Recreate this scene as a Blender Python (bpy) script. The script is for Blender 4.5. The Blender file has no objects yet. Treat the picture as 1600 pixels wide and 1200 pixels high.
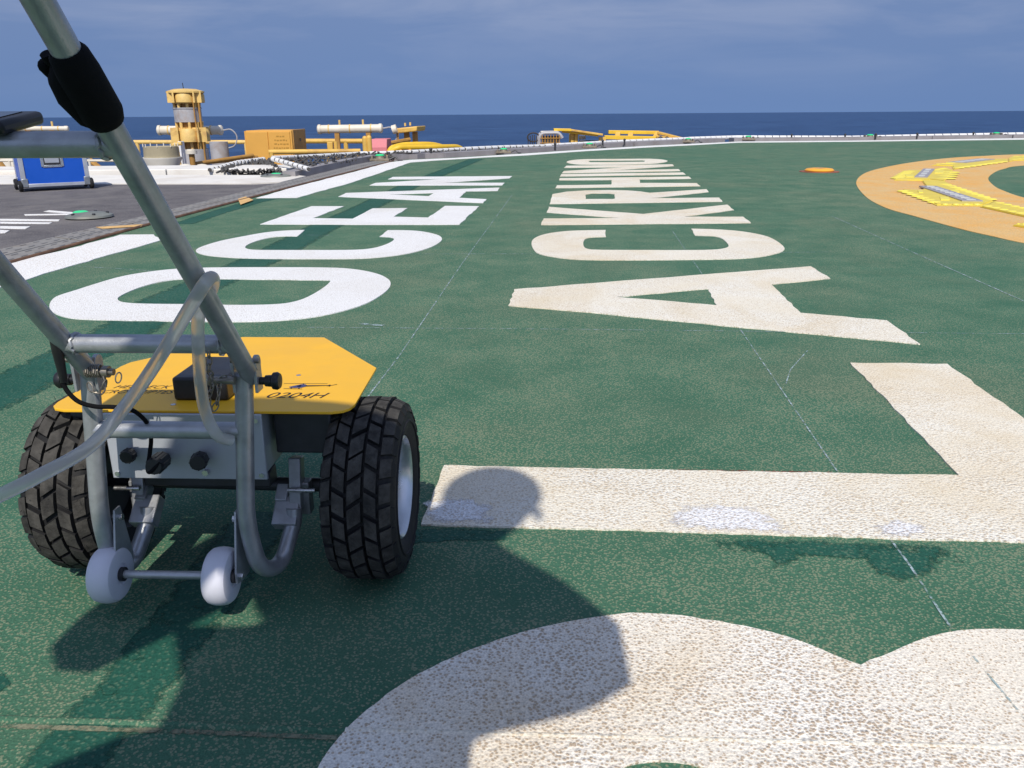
import bpy, bmesh, math, random
from mathutils import Vector, Matrix, noise as mnoise
R = math.radians
S = bpy.context.scene
COL = S.collection
random.seed(7)

# ------------------------------------------------------------------ camera
cam_data = bpy.data.cameras.new('camera')
cam_data.sensor_width = 36.0
cam_data.lens = 28.8
cam_data.clip_start = 0.02
cam_data.clip_end = 200000
cam = bpy.data.objects.new('camera', cam_data)
COL.objects.link(cam)
_f = Vector((0.0, 0.94971913, -0.31310313)); _u = Vector((0.00687484, 0.31309573, 0.94969669)); _r = Vector((0.99997637, -0.00215253, -0.00652916))
cam.matrix_world = Matrix(((_r.x, _u.x, -_f.x, 0.0), (_r.y, _u.y, -_f.y, 0.0), (_r.z, _u.z, -_f.z, 0.6), (0, 0, 0, 1)))
S.camera = cam

# ------------------------------------------------------------------ light
SUN_EL, SUN_AZ = 47.5, 2.5            # sun behind the camera, light travels towards +Y and a little to +X
SUN_POWER, SKY_POWER = 3.75, 0.125
world = bpy.data.worlds.new('World'); S.world = world; world.use_nodes = True
wn, wl = world.node_tree.nodes, world.node_tree.links
def wnode(t, **k):
    n = wn.new(t)
    for a, b in k.items(): setattr(n, a, b)
    return n
tc = wnode('ShaderNodeTexCoord')
sep = wnode('ShaderNodeSeparateXYZ'); wl.new(tc.outputs['Generated'], sep.inputs[0])
zr = wnode('ShaderNodeMapRange'); zr.inputs[1].default_value = 0; zr.inputs[2].default_value = 1; zr.inputs[3].default_value = 0.45; zr.inputs[4].default_value = 0.72
wl.new(sep.outputs[2], zr.inputs[0])
cmb = wnode('ShaderNodeCombineXYZ')
wl.new(sep.outputs[0], cmb.inputs[0]); wl.new(sep.outputs[1], cmb.inputs[1]); wl.new(zr.outputs[0], cmb.inputs[2])
sky = wnode('ShaderNodeTexSky', sky_type='NISHITA', sun_disc=False, sun_elevation=R(SUN_EL), sun_rotation=R(180 + SUN_AZ),
            air_density=1.0, dust_density=0.4, ozone_density=2.0)
wl.new(cmb.outputs[0], sky.inputs[0])
tint = wnode('ShaderNodeMix', data_type='RGBA', blend_type='MULTIPLY'); tint.inputs[0].default_value = 1
wl.new(sky.outputs[0], tint.inputs[6]); tint.inputs[7].default_value = (0.95, 0.95, 1.04, 1)
# thin streaky cloud, the same all round the horizon
mp = wnode('ShaderNodeMapping'); mp.inputs['Scale'].default_value = (2.0, 2.0, 11.0); wl.new(tc.outputs['Generated'], mp.inputs[0])
cn = wnode('ShaderNodeTexNoise'); cn.inputs['Scale'].default_value = 2.2; cn.inputs['Detail'].default_value = 7; cn.inputs['Roughness'].default_value = 0.55
cn.inputs['Distortion'].default_value = 0.4; wl.new(mp.outputs[0], cn.inputs['Vector'])
cr = wnode('ShaderNodeMapRange'); cr.inputs[1].default_value = 0.44; cr.inputs[2].default_value = 0.68; cr.inputs[3].default_value = 0.12; cr.inputs[4].default_value = 0.40
wl.new(cn.outputs[0], cr.inputs[0])
cz = wnode('ShaderNodeMapRange'); cz.inputs[1].default_value = 0.01; cz.inputs[2].default_value = 0.14; wl.new(sep.outputs[2], cz.inputs[0])
cm = wnode('ShaderNodeMath', operation='MULTIPLY'); wl.new(cr.outputs[0], cm.inputs[0]); wl.new(cz.outputs[0], cm.inputs[1])
cl = wnode('ShaderNodeMix', data_type='RGBA'); cl.inputs[7].default_value = (3.9, 4.2, 5.2, 1)
wl.new(cm.outputs[0], cl.inputs[0]); wl.new(tint.outputs[2], cl.inputs[6])
bg = wn['Background']; bg.inputs[1].default_value = SKY_POWER
wl.new(cl.outputs[2], bg.inputs[0])

sun_data = bpy.data.lights.new('sun', 'SUN'); sun_data.energy = SUN_POWER; sun_data.angle = R(0.53); sun_data.color = (1.0, 0.95, 0.86)
sun = bpy.data.objects.new('sun', sun_data); COL.objects.link(sun)
ldir = Vector((math.cos(R(SUN_EL)) * math.sin(R(SUN_AZ)), math.cos(R(SUN_EL)) * math.cos(R(SUN_AZ)), -math.sin(R(SUN_EL))))
sun.rotation_euler = ldir.to_track_quat('-Z', 'Y').to_euler()
sun.location = (-3, -8, 9)

S.view_settings.view_transform = 'Standard'; S.view_settings.look = 'None'
S.view_settings.exposure = 0.08; S.view_settings.gamma = 1.0; S.view_settings.use_curve_mapping = False

# ------------------------------------------------------------------ helpers
class MB:
    """collects shapes and links them as one mesh object"""
    def __init__(s): s.v = []; s.f = []; s.m = []
    def add(s, vs, fs, mi=0):
        o = len(s.v); s.v += [Vector(v) for v in vs]; s.f += [[i + o for i in f] for f in fs]; s.m += [mi] * len(fs); return s
    def box(s, c, d, rot=None, mi=0):
        c = Vector(c); h = [x / 2 for x in d]; vs = []
        for x in (-1, 1):
            for y in (-1, 1):
                for z in (-1, 1):
                    p = Vector((x * h[0], y * h[1], z * h[2]))
                    if rot is not None: p = rot @ p
                    vs.append(c + p)
        return s.add(vs, [[0, 1, 3, 2], [4, 6, 7, 5], [0, 4, 5, 1], [2, 3, 7, 6], [0, 2, 6, 4], [1, 5, 7, 3]], mi)
    def tube(s, pts, r, n=14, mi=0, caps=True, rs=None):
        pts = [Vector(p) for p in pts]; t0 = (pts[1] - pts[0]).normalized()
        a = t0.orthogonal().normalized(); rings = []
        for i, p in enumerate(pts):
            if i == 0: t = (pts[1] - pts[0]).normalized()
            elif i == len(pts) - 1: t = (pts[-1] - pts[-2]).normalized()
            else: t = ((pts[i + 1] - p).normalized() + (p - pts[i - 1]).normalized()).normalized()
            a = (a - t * a.dot(t)).normalized(); b = t.cross(a)
            rr = rs[i] if rs else r
            rings.append([p + (a * math.cos(2 * math.pi * k / n) + b * math.sin(2 * math.pi * k / n)) * rr for k in range(n)])
        vs = [q for g in rings for q in g]; fs = []
        for i in range(len(pts) - 1):
            for k in range(n):
                k2 = (k + 1) % n
                fs.append([i * n + k, i * n + k2, (i + 1) * n + k2, (i + 1) * n + k])
        if caps:
            fs.append(list(range(n))[::-1]); fs.append([(len(pts) - 1) * n + k for k in range(n)])
        return s.add(vs, fs, mi)
    def cyl(s, a, b, r, r2=None, n=20, mi=0): return s.tube([a, b], r, n, mi, True, [r, r if r2 is None else r2])
    def lathe(s, prof, o, ax, n=48, mi=0, close=False):
        """prof: (radius, along-axis)"""
        o = Vector(o); ax = Vector(ax).normalized(); a = ax.orthogonal().normalized(); b = ax.cross(a); vs = []; fs = []; m = len(prof)
        for k in range(n):
            c, sn = math.cos(2 * math.pi * k / n), math.sin(2 * math.pi * k / n)
            for r, h in prof: vs.append(o + ax * h + (a * c + b * sn) * r)
        for k in range(n):
            k2 = (k + 1) % n
            for j in range(m if close else m - 1):
                j2 = (j + 1) % m
                fs.append([k * m + j, k2 * m + j, k2 * m + j2, k * m + j2])
        return s.add(vs, fs, mi)
    def prism(s, poly, z0, z1, mi=0):
        """poly: convex or gently concave xy outline"""
        n = len(poly); area = sum(poly[i][0] * poly[(i + 1) % n][1] - poly[(i + 1) % n][0] * poly[i][1] for i in range(n))
        if area < 0: poly = poly[::-1]
        vs = [(x, y, z0) for x, y in poly] + [(x, y, z1) for x, y in poly]
        fs = [list(range(n))[::-1], [n + i for i in range(n)]] + [[i, (i + 1) % n, n + (i + 1) % n, n + i] for i in range(n)]
        return s.add(vs, fs, mi)
    def sphere(s, c, r, n=14, mi=0, sc=(1, 1, 1)):
        c = Vector(c); pr = [(math.sin(math.pi * i / (n // 2)) * r, -math.cos(math.pi * i / (n // 2)) * r) for i in range(n // 2 + 1)]
        o = len(s.v); s.lathe([(max(a, 1e-5), b) for a, b in pr], (0, 0, 0), (0, 0, 1), n, mi)
        for i in range(o, len(s.v)): v = s.v[i]; s.v[i] = c + Vector((v.x * sc[0], v.y * sc[1], v.z * sc[2]))
        return s
    def build(s, name, mats, parent=None, off=None, smooth=40, bevel=0, seg=2):
        me = bpy.data.meshes.new(name)
        if off is None: off = Vector((0, 0, 0))
        me.from_pydata([tuple(v - off) for v in s.v], [], s.f)
        mats = mats if isinstance(mats, (list, tuple)) else [mats]
        for m in mats: me.materials.append(m)
        me.polygons.foreach_set('material_index', s.m)
        me.update()
        if smooth:
            me.polygons.foreach_set('use_smooth', [True] * len(me.polygons)); me.set_sharp_from_angle(angle=R(smooth))
        o = bpy.data.objects.new(name, me); COL.objects.link(o)
        if parent is not None: o.parent = parent
        if bevel:
            b = o.modifiers.new('bevel', 'BEVEL'); b.width = bevel; b.segments = seg; b.limit_method = 'ANGLE'; b.angle_limit = R(40); b.harden_normals = False
        return o

def tag(o, label=None, cat=None, group=None, kind=None):
    for k, v in (('label', label), ('category', cat), ('group', group), ('kind', kind)):
        if v: o[k] = v
    return o
def thing(name, label, cat, loc=(0, 0, 0), rz=0, group=None):
    o = bpy.data.objects.new(name, None); o.empty_display_size = 0.1; COL.objects.link(o)
    o.location = loc; o.rotation_euler = (0, 0, rz)
    return tag(o, label, cat, group)
def V(p, z=None):
    return Vector((p[0], p[1], z if z is not None else (p[2] if len(p) > 2 else 0)))
def round_path(pts, rad, n=6):
    """polyline with its inner corners rounded"""
    pts = [Vector(p) for p in pts]; out = [pts[0]]
    for i in range(1, len(pts) - 1):
        a, b, c = pts[i - 1], pts[i], pts[i + 1]
        r = min(rad, (a - b).length * 0.48, (c - b).length * 0.48)
        p0 = b + (a - b).normalized() * r; p1 = b + (c - b).normalized() * r
        for k in range(n + 1):
            t = k / n; out.append((1 - t) ** 2 * p0 + 2 * t * (1 - t) * b + t * t * p1)
    return out + [pts[-1]]
def spline(pts, n=8):
    pts = [Vector(p) for p in pts]; q = [pts[0] * 2 - pts[1]] + pts + [pts[-1] * 2 - pts[-2]]; out = []
    for i in range(1, len(q) - 2):
        for k in range(n):
            t = k / n; p0, p1, p2, p3 = q[i - 1], q[i], q[i + 1], q[i + 2]
            out.append(0.5 * ((2 * p1) + (p2 - p0) * t + (2 * p0 - 5 * p1 + 4 * p2 - p3) * t * t + (3 * p1 - p0 - 3 * p2 + p3) * t ** 3))
    return out + [pts[-1]]

# ------------------------------------------------------------------ materials
def nodes_of(m):
    m.use_nodes = True
    return m.node_tree.nodes, m.node_tree.links
def N(n, t, ins=None, **k):
    x = n.new(t)
    for a, b in k.items(): setattr(x, a, b)
    for a, b in (ins or {}).items(): x.inputs[a].default_value = b
    return x
def ramp(n, l, src, a, b, c=0.0, d=1.0):
    r = N(n, 'ShaderNodeMapRange', {1: a, 2: b, 3: c, 4: d}); l.new(src, r.inputs[0]); return r.outputs[0]
def mixc(n, l, fac, a, b):
    m = N(n, 'ShaderNodeMix', data_type='RGBA')
    for s, i in ((fac, 0), (a, 6), (b, 7)):
        if isinstance(s, (int, float)): m.inputs[i].default_value = s
        elif isinstance(s, tuple): m.inputs[i].default_value = s if len(s) == 4 else (*s, 1)
        else: l.new(s, m.inputs[i])
    return m.outputs[2]
def tex(n, l, vec, scale, detail=3, rough=0.5, dist=0.0):
    t = N(n, 'ShaderNodeTexNoise', {'Scale': scale, 'Detail': detail, 'Roughness': rough, 'Distortion': dist}); l.new(vec, t.inputs['Vector']); return t.outputs[0]
def pm(name, col, rough=0.5, metal=0.0, var=0.12, vs=25.0, bump=0.0, bs=300.0, dirt=None, dirt_amt=0.35, spec=0.5, coat=0.0):
    """plain painted / metal / rubber surface: base colour with uneven tone, patchy dirt and fine relief"""
    m = bpy.data.materials.new(name); n, l = nodes_of(m); b = n['Principled BSDF']
    t = N(n, 'ShaderNodeTexCoord'); vec = t.outputs['Object']
    a = tex(n, l, vec, vs, 5, 0.6)
    lo = tuple(c * (1 - var) for c in col); hi = tuple(min(1, c * (1 + var)) for c in col)
    c = mixc(n, l, ramp(n, l, a, 0.3, 0.7), lo, hi)
    if dirt:
        d = tex(n, l, vec, vs * 0.45, 6, 0.65, 0.6)
        c = mixc(n, l, ramp(n, l, d, 0.5, 0.75, 0, dirt_amt), c, dirt)
    l.new(c, b.inputs['Base Color'])
    b.inputs['Metallic'].default_value = metal; b.inputs['Specular IOR Level'].default_value = spec; b.inputs['Coat Weight'].default_value = coat
    rr = ramp(n, l, a, 0.25, 0.75, max(0.02, rough - 0.08), min(1, rough + 0.08)); l.new(rr, b.inputs['Roughness'])
    if bump:
        g = tex(n, l, vec, bs, 3)
        bp = N(n, 'ShaderNodeBump', {'Strength': bump, 'Distance': 0.001}); l.new(g, bp.inputs['Height']); l.new(bp.outputs[0], b.inputs['Normal'])
    return m

def gritty(name, base_a, base_b, grain, grain_lo, grain_hi, gscale=170.0, wear_scale=0.9, third=None, bump=0.7, rough=0.85, fade=False, third_amt=0.6, gmax=0.9):
    """anti-slip coating: coarse grains showing through worn paint. grain_lo/hi: noise threshold where wear is strong/weak"""
    m = bpy.data.materials.new(name); n, l = nodes_of(m); b = n['Principled BSDF']
    t = N(n, 'ShaderNodeTexCoord'); vec = t.outputs['Object']
    big = tex(n, l, vec, wear_scale, 5, 0.6, 0.3)
    mid = tex(n, l, vec, 4.5, 5, 0.6)
    g1 = tex(n, l, vec, gscale * 1.9, 2, 0.5)
    wob = tex(n, l, vec, gscale * 0.8, 1, 0.5)
    vo = N(n, 'ShaderNodeTexVoronoi', {'Scale': gscale}, feature='F1'); l.new(vec, vo.inputs['Vector'])
    dw = N(n, 'ShaderNodeMath', {1: 0.75}, operation='MULTIPLY_ADD'); l.new(wob, dw.inputs[0]); dw.inputs[1].default_value = -0.55; l.new(vo.outputs['Distance'], dw.inputs[2])
    # grain height: high at the middle of each grain
    inv = N(n, 'ShaderNodeMath', {0: 0.75}, operation='SUBTRACT'); l.new(dw.outputs[0], inv.inputs[1])
    gh = N(n, 'ShaderNodeMath', {1: 0.45}, operation='MULTIPLY_ADD'); l.new(g1, gh.inputs[0]); l.new(inv.outputs[0], gh.inputs[2])
    w = N(n, 'ShaderNodeMath', operation='ADD'); l.new(big, w.inputs[0]); l.new(mid, w.inputs[1])
    th = ramp(n, l, w.outputs[0], 0.7, 1.3, grain_hi, grain_lo)
    sb = N(n, 'ShaderNodeMath', operation='SUBTRACT'); l.new(gh.outputs[0], sb.inputs[0]); l.new(th, sb.inputs[1])
    gf = ramp(n, l, sb.outputs[0], -0.05, 0.10, 0, gmax)
    c = mixc(n, l, ramp(n, l, mid, 0.35, 0.65), base_a, base_b)
    if third:
        th3 = tex(n, l, vec, 1.7, 6, 0.65, 0.8)
        c = mixc(n, l, ramp(n, l, th3, 0.48, 0.68, 0, third_amt), c, third)
    c = mixc(n, l, gf, c, grain)
    # fine tone from grain to grain
    fine = N(n, 'ShaderNodeHueSaturation'); l.new(c, fine.inputs['Color']); l.new(ramp(n, l, g1, 0.3, 0.7, 0.78, 1.2), fine.inputs['Value'])
    l.new(fine.outputs[0], b.inputs['Base Color'])
    b.inputs['Roughness'].default_value = rough; b.inputs['Specular IOR Level'].default_value = 0.25
    bp = N(n, 'ShaderNodeBump', {'Strength': bump, 'Distance': 0.0025}); hm_ = N(n, 'ShaderNodeMath', operation='MULTIPLY'); l.new(gh.outputs[0], hm_.inputs[0]); l.new(ramp(n, l, w.outputs[0], 0.7, 1.3, 0.25, 1.35), hm_.inputs[1]); l.new(hm_.outputs[0], bp.inputs['Height']); l.new(bp.outputs[0], b.inputs['Normal'])
    if fade:   # paint that thins out towards its ragged edge, following the grain
        at = N(n, 'ShaderNodeAttribute', attribute_name='cover')
        s2 = N(n, 'ShaderNodeMath', operation='ADD'); l.new(at.outputs['Fac'], s2.inputs[0])
        mx = tex(n, l, vec, 38.0, 6, 0.75); l.new(ramp(n, l, mx, 0.3, 0.7, -0.6, 0.6), s2.inputs[1])
        cut = ramp(n, l, s2.outputs[0], 0.30, 0.75); l.new(cut, b.inputs['Alpha'])
    return m

def set_cover(o, vals):
    a = o.data.attributes.new('cover', 'FLOAT', 'POINT'); a.data.foreach_set('value', vals)

GREEN = gritty('deck_green', (0.046, 0.132, 0.078), (0.066, 0.162, 0.098), (0.25, 0.27, 0.17), 0.66, 1.00, gscale=235, third=(0.092, 0.150, 0.092), third_amt=0.7, bump=0.6, wear_scale=0.55, gmax=0.68)
GREEN_NEW = gritty('deck_green_repaint', (0.014, 0.080, 0.052), (0.020, 0.096, 0.064), (0.075, 0.14, 0.09), 0.80, 1.02, gscale=165, bump=0.5, rough=0.7, fade=True)
WHITE = gritty('letter_white', (0.77, 0.755, 0.735), (0.83, 0.82, 0.80), (0.55, 0.50, 0.44), 0.84, 1.08, gscale=190, bump=0.6, third=(0.70, 0.67, 0.62), third_amt=0.6)
CREAM = gritty('letter_cream', (0.77, 0.70, 0.565), (0.84, 0.80, 0.70), (0.50, 0.37, 0.22), 0.77, 1.0, gscale=180, third=(0.68, 0.55, 0.36), bump=0.9, gmax=0.6, third_amt=0.7)
WORN = gritty('letter_worn', (0.80, 0.73, 0.61), (0.86, 0.81, 0.72), (0.38, 0.26, 0.15), 0.74, 1.00, gscale=225, third=(0.70, 0.56, 0.38), bump=0.8, gmax=0.72, third_amt=0.95, wear_scale=1.6)
FRESH = gritty('letter_fresh_white', (0.80, 0.79, 0.78), (0.84, 0.83, 0.82), (0.55, 0.48, 0.42), 0.78, 0.95, gscale=200, bump=1.0, fade=True)
BORDER = gritty('border_white', (0.78, 0.76, 0.73), (0.85, 0.84, 0.82), (0.55, 0.46, 0.36), 0.85, 1.1, gscale=140, bump=0.5)
AMBER = gritty('circle_amber', (0.72, 0.41, 0.13), (0.70, 0.46, 0.19), (0.56, 0.44, 0.27), 0.80, 1.05, gscale=110, third=(0.76, 0.37, 0.07), bump=0.5, third_amt=0.8)
TARMAC = gritty('grey_deck_coating', (0.095, 0.088, 0.092), (0.145, 0.136, 0.138), (0.22, 0.20, 0.19), 0.78, 1.0, gscale=140, third=(0.195, 0.178, 0.168), bump=0.6, third_amt=0.8)
CHALK = gritty('chalk_line', (0.34, 0.44, 0.44), (0.40, 0.48, 0.52), (0.1, 0.16, 0.12), 0.80, 0.95, gscale=150, bump=0.3, fade=True)
REDLINE = gritty('red_chalk', (0.20, 0.06, 0.04), (0.24, 0.07, 0.05), (0.08, 0.12, 0.08), 0.7, 0.9, gscale=150, bump=0.3, fade=True)
ALU = pm('cart_silver_paint', (0.40, 0.41, 0.425), 0.36, 0.5, 0.16, 45, 0.2, 500, (0.19, 0.185, 0.175), 0.55)
PANEL = pm('cart_grey_panel', (0.42, 0.44, 0.47), 0.42, 0.15, 0.05, 14, 0.08, 700, (0.3, 0.31, 0.32), 0.3)
STEEL = pm('bright_steel', (0.62, 0.62, 0.62), 0.28, 0.9, 0.12, 60, 0.1, 400, (0.3, 0.27, 0.23), 0.4)
RIMM = pm('rim_silver', (0.66, 0.67, 0.69), 0.3, 0.75, 0.08, 30, 0.1, 300, (0.3, 0.28, 0.25), 0.35)
DARKSTEEL = pm('dark_steel', (0.06, 0.06, 0.065), 0.5, 0.5, 0.2, 30)
BLACKP = pm('black_plastic', (0.012, 0.012, 0.014), 0.42, 0, 0.2, 30, 0.1, 500, (0.05, 0.048, 0.045), 0.35)
FOAM = pm('black_foam', (0.007, 0.007, 0.008), 0.9, 0, 0.25, 60, 0.4, 260, spec=0.15)
RUBBER = pm('tyre_rubber', (0.013, 0.013, 0.014), 0.72, 0, 0.3, 30, 0.3, 350, (0.045, 0.04, 0.034), 0.45, spec=0.3)
TREAD = pm('tyre_tread_dusty', (0.060, 0.056, 0.050), 0.9, 0, 0.45, 70, 0.8, 420, (0.018, 0.018, 0.018), 0.95, spec=0.15)
YELLOW = pm('plate_yellow', (0.93, 0.50, 0.022), 0.42, 0, 0.05, 8, 0.02, 300, (0.76, 0.40, 0.06), 0.5)
INK = pm('print_black', (0.018, 0.012, 0.012), 0.5, 0, 0.1)
INKB = pm('print_blue', (0.05, 0.06, 0.16), 0.5, 0, 0.1)
DULL = pm('dull_steel', (0.30, 0.27, 0.23), 0.45, 0.8, 0.2, 60, 0.1, 400, (0.16, 0.12, 0.08), 0.5)
NYLON = pm('caster_nylon', (0.66, 0.655, 0.72), 0.45, 0, 0.04, 25, 0.05, 300, (0.55, 0.53, 0.52), 0.3)

# ------------------------------------------------------------------ the setting: sea, lower deck, helideck
def sheet_mesh(name, loops, z, thick, mat, parent, jit=0.0015, step=0.015, smooth_it=0):
    """flat coating with real thickness; loops[0] outline, the rest holes"""
    cu = bpy.data.curves.new(name, 'CURVE'); cu.dimensions = '2D'; cu.fill_mode = 'BOTH'; cu.extrude = thick / 2
    rnd = random.Random(len(loops[0]) * 13 + int(abs(loops[0][0][0]) * 1000))
    for lp in loops:
        p = [Vector((x, y)) for x, y in lp]
        for _ in range(smooth_it):
            q = []
            k = len(p)
            for i in range(k):
                a, b, c = p[i - 1], p[i], p[(i + 1) % k]
                d1 = (b - a); d2 = (c - b)
                ang = abs(d1.angle_signed(d2)) if d1.length > 1e-6 and d2.length > 1e-6 else 0
                if 0.02 < ang < R(50): q += [b.lerp(a, 0.25), b.lerp(c, 0.25)]
                else: q.append(b)
            p = q
        out = []
        for i in range(len(p)):
            a, b = p[i], p[(i + 1) % len(p)]
            dist = max(1.0, (a.length + b.length) / 2)
            st = step * dist
            k = max(1, min(80, int((b - a).length / st)))
            nrm = Vector((-(b - a).y, (b - a).x)).normalized() if (b - a).length > 1e-6 else Vector((0, 0))
            for j in range(k):
                q = a.lerp(b, j / k)
                if j and jit: q = q + nrm * rnd.uniform(-jit, jit) * min(2.5, dist)
                out.append(q)
        sp = cu.splines.new('POLY'); sp.points.add(len(out) - 1)
        for i, q in enumerate(out): sp.points[i].co = (q.x, q.y, 0, 1)
        sp.use_cyclic_u = True
    tmp = bpy.data.objects.new('tmp', cu); COL.objects.link(tmp)
    bpy.context.view_layer.update()
    dg = bpy.context.evaluated_depsgraph_get()
    me = bpy.data.meshes.new_from_object(tmp.evaluated_get(dg)); me.name = name
    bpy.data.objects.remove(tmp); bpy.data.curves.remove(cu)
    for v in me.vertices: v.co.z += z
    me.materials.clear(); me.materials.append(mat)
    o = bpy.data.objects.new(name, me); COL.objects.link(o)
    if parent: o.parent = parent
    return o
def ribbon(name, pts, width, z, mat, parent, step=0.02, jit=0.0, cover=(0.75, 0.75)):
    """thin painted line on the deck, width may vary along it"""
    P = []
    for i in range(len(pts) - 1):
        a, b = Vector(pts[i]).to_2d(), Vector(pts[i + 1]).to_2d(); k = max(2, min(120, int((b - a).length / step)))
        P += [a.lerp(b, j / k) for j in range(k)]
    P.append(Vector(pts[-1]).to_2d()); vs = []; fs = []; cv = []
    for i, p in enumerate(P):
        t = (P[min(i + 1, len(P) - 1)] - P[max(i - 1, 0)]).normalized(); nn = Vector((-t.y, t.x)); f = i / (len(P) - 1)
        w = (width[0] * (1 - f) + width[1] * f) if isinstance(width, tuple) else width
        for k, c in ((-0.5, 0), (-0.3, 1), (0.3, 1), (0.5, 0)):
            q = p + nn * w * k; vs.append((q.x, q.y, z)); cv.append((cover[0] if c == 0 else cover[1]))
    for i in range(len(P) - 1):
        for k in range(3): fs.append([i * 4 + k, i * 4 + k + 1, i * 4 + k + 5, i * 4 + k + 4])
    m = MB(); m.add(vs, fs); o = m.build(name, mat, parent, smooth=0); set_cover(o, cv); return o
def blot(name, poly, z, mat, parent, solid=0.62):
    """irregular patch of paint, thinning out at its edge"""
    c = Vector((sum(p[0] for p in poly) / len(poly), sum(p[1] for p in poly) / len(poly))); vs = [(c.x, c.y, z)]; cv = [1.3]; fs = []
    P = []
    for i in range(len(poly)):
        a, b = Vector(poly[i]), Vector(poly[(i + 1) % len(poly)]); P += [a.lerp(b, j / 4) for j in range(4)]
    n = len(P)
    for s, v in ((solid, 1.15), (1.0, 0.15)):
        for p in P: q = c.lerp(p, s); vs.append((q.x, q.y, z)); cv.append(v)
    for i in range(n):
        j = (i + 1) % n; fs += [[0, 1 + i, 1 + j], [1 + i, 1 + n + i, 1 + n + j, 1 + j]]
    m = MB(); m.add(vs, fs); o = m.build(name, mat, parent, smooth=0); set_cover(o, cv); return o

# sea
def sea_material():
    m = bpy.data.materials.new('sea_water'); n, l = nodes_of(m); b = n['Principled BSDF']
    t = N(n, 'ShaderNodeTexCoord'); vec = t.outputs['Object']
    a = tex(n, l, vec, 0.012, 9, 0.72); w1 = tex(n, l, vec, 0.06, 6, 0.65, 0.5); 
    c = mixc(n, l, ramp(n, l, a, 0.35, 0.65), (0.016, 0.048, 0.130), (0.038, 0.092, 0.210))
    cap = tex(n, l, vec, 0.09, 5, 0.75, 1.2)
    c = mixc(n, l, ramp(n, l, cap, 0.78, 0.80), c, (0.6, 0.65, 0.7))
    l.new(c, b.inputs['Base Color']); b.inputs['Roughness'].default_value = 0.45; b.inputs['IOR'].default_value = 1.33
    b.inputs['Specular IOR Level'].default_value = 0.2
    bp = N(n, 'ShaderNodeBump', {'Strength': 0.9, 'Distance': 4.0}); l.new(w1, bp.inputs['Height']); l.new(bp.outputs[0], b.inputs['Normal'])
    return m
sea = MB()
vs = [(0, 0, -28)] ; fs = []
rings = [30, 80, 250, 800, 3000, 12000, 70000]
for r_ in rings: vs += [(r_ * math.cos(2 * math.pi * k / 64), r_ * math.sin(2 * math.pi * k / 64), -28) for k in range(64)]
for k in range(64): fs.append([0, 1 + k, 1 + (k + 1) % 64])
for i in range(len(rings) - 1):
    for k in range(64): a = 1 + i * 64; k2 = (k + 1) % 64; fs.append([a + k, a + 64 + k, a + 64 + k2, a + k2])
sea.add(vs, fs)
tag(sea.build('sea', sea_material(), smooth=0), 'dark blue open sea out to the horizon', kind='structure')

# steel deck below the helideck that carries the equipment seen over the edge
LOWMAT = pm('lower_deck_paint', (0.22, 0.22, 0.21), 0.7, 0, 0.2, 2, 0.3, 30, (0.15, 0.09, 0.05), 0.5)
lo = MB(); lo.prism([(-22, 10.6), (-2.3, 10.4), (-1.6, 13.5), (1.2, 16.6), (4.4, 20.2), (12, 22.8), (12, 31), (-22, 31)], -1.8, -1.5)
tag(lo.build('lower_deck', LOWMAT, smooth=0), 'grey steel lower deck under the equipment beyond the helideck edge', kind='structure')
hull = MB(); hull.prism([(-24, -16), (24, -16), (24, 14), (11, 17), (3, 15.5), (-1.6, 10.8), (-3, 9.5), (-24, 9.5)], -27.5, -0.62)
tag(hull.build('hull', pm('hull_paint', (0.25, 0.06, 0.05), 0.6, 0, 0.15, 0.5), smooth=0), 'red painted hull under the helideck', kind='structure')

# helideck plate
deck_poly = [(-2.1592,3.608), (-2.105,4.751), (-1.995,6.295), (-1.923,7.362), (-1.739,9.663), (-1.586,11.51), (-1.424,11.984), (-0.821,12.439), (0.23,13.617), (1.32,15.066), (2.66,16.512),
             (4.011,17.667), (4.959,18.544), (7.599,18.677), (11.765,19.558), (16.5, 20.2), (22, 15), (22, -9), (17, -13), (-2.4, -13), (-2.62, -2)]
helideck = sheet_mesh('helideck', [deck_poly], -0.02, 0.04, GREEN, None, jit=0)
tag(helideck, 'green anti-slip helideck with painted lettering', kind='structure')
under = MB(); under.prism([(-14, -14), (20, -14), (20, 14.5), (11, 17.5), (4.8, 17.2), (-1.3, 11.3), (-2.2, 9.6), (-14, 9.6)], -0.6, -0.1)
under.build('deck_girders', DARKSTEEL, helideck, smooth=0)

def letter(ch, word, loops, mat, jit=0.0016, it=2, z=0.0015):
    o = sheet_mesh('painted_letter', loops, z, 0.003, mat, helideck, jit=jit, smooth_it=it)
    o['label'] = 'painted letter %s of the word %s' % (ch, word)
    return o
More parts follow.
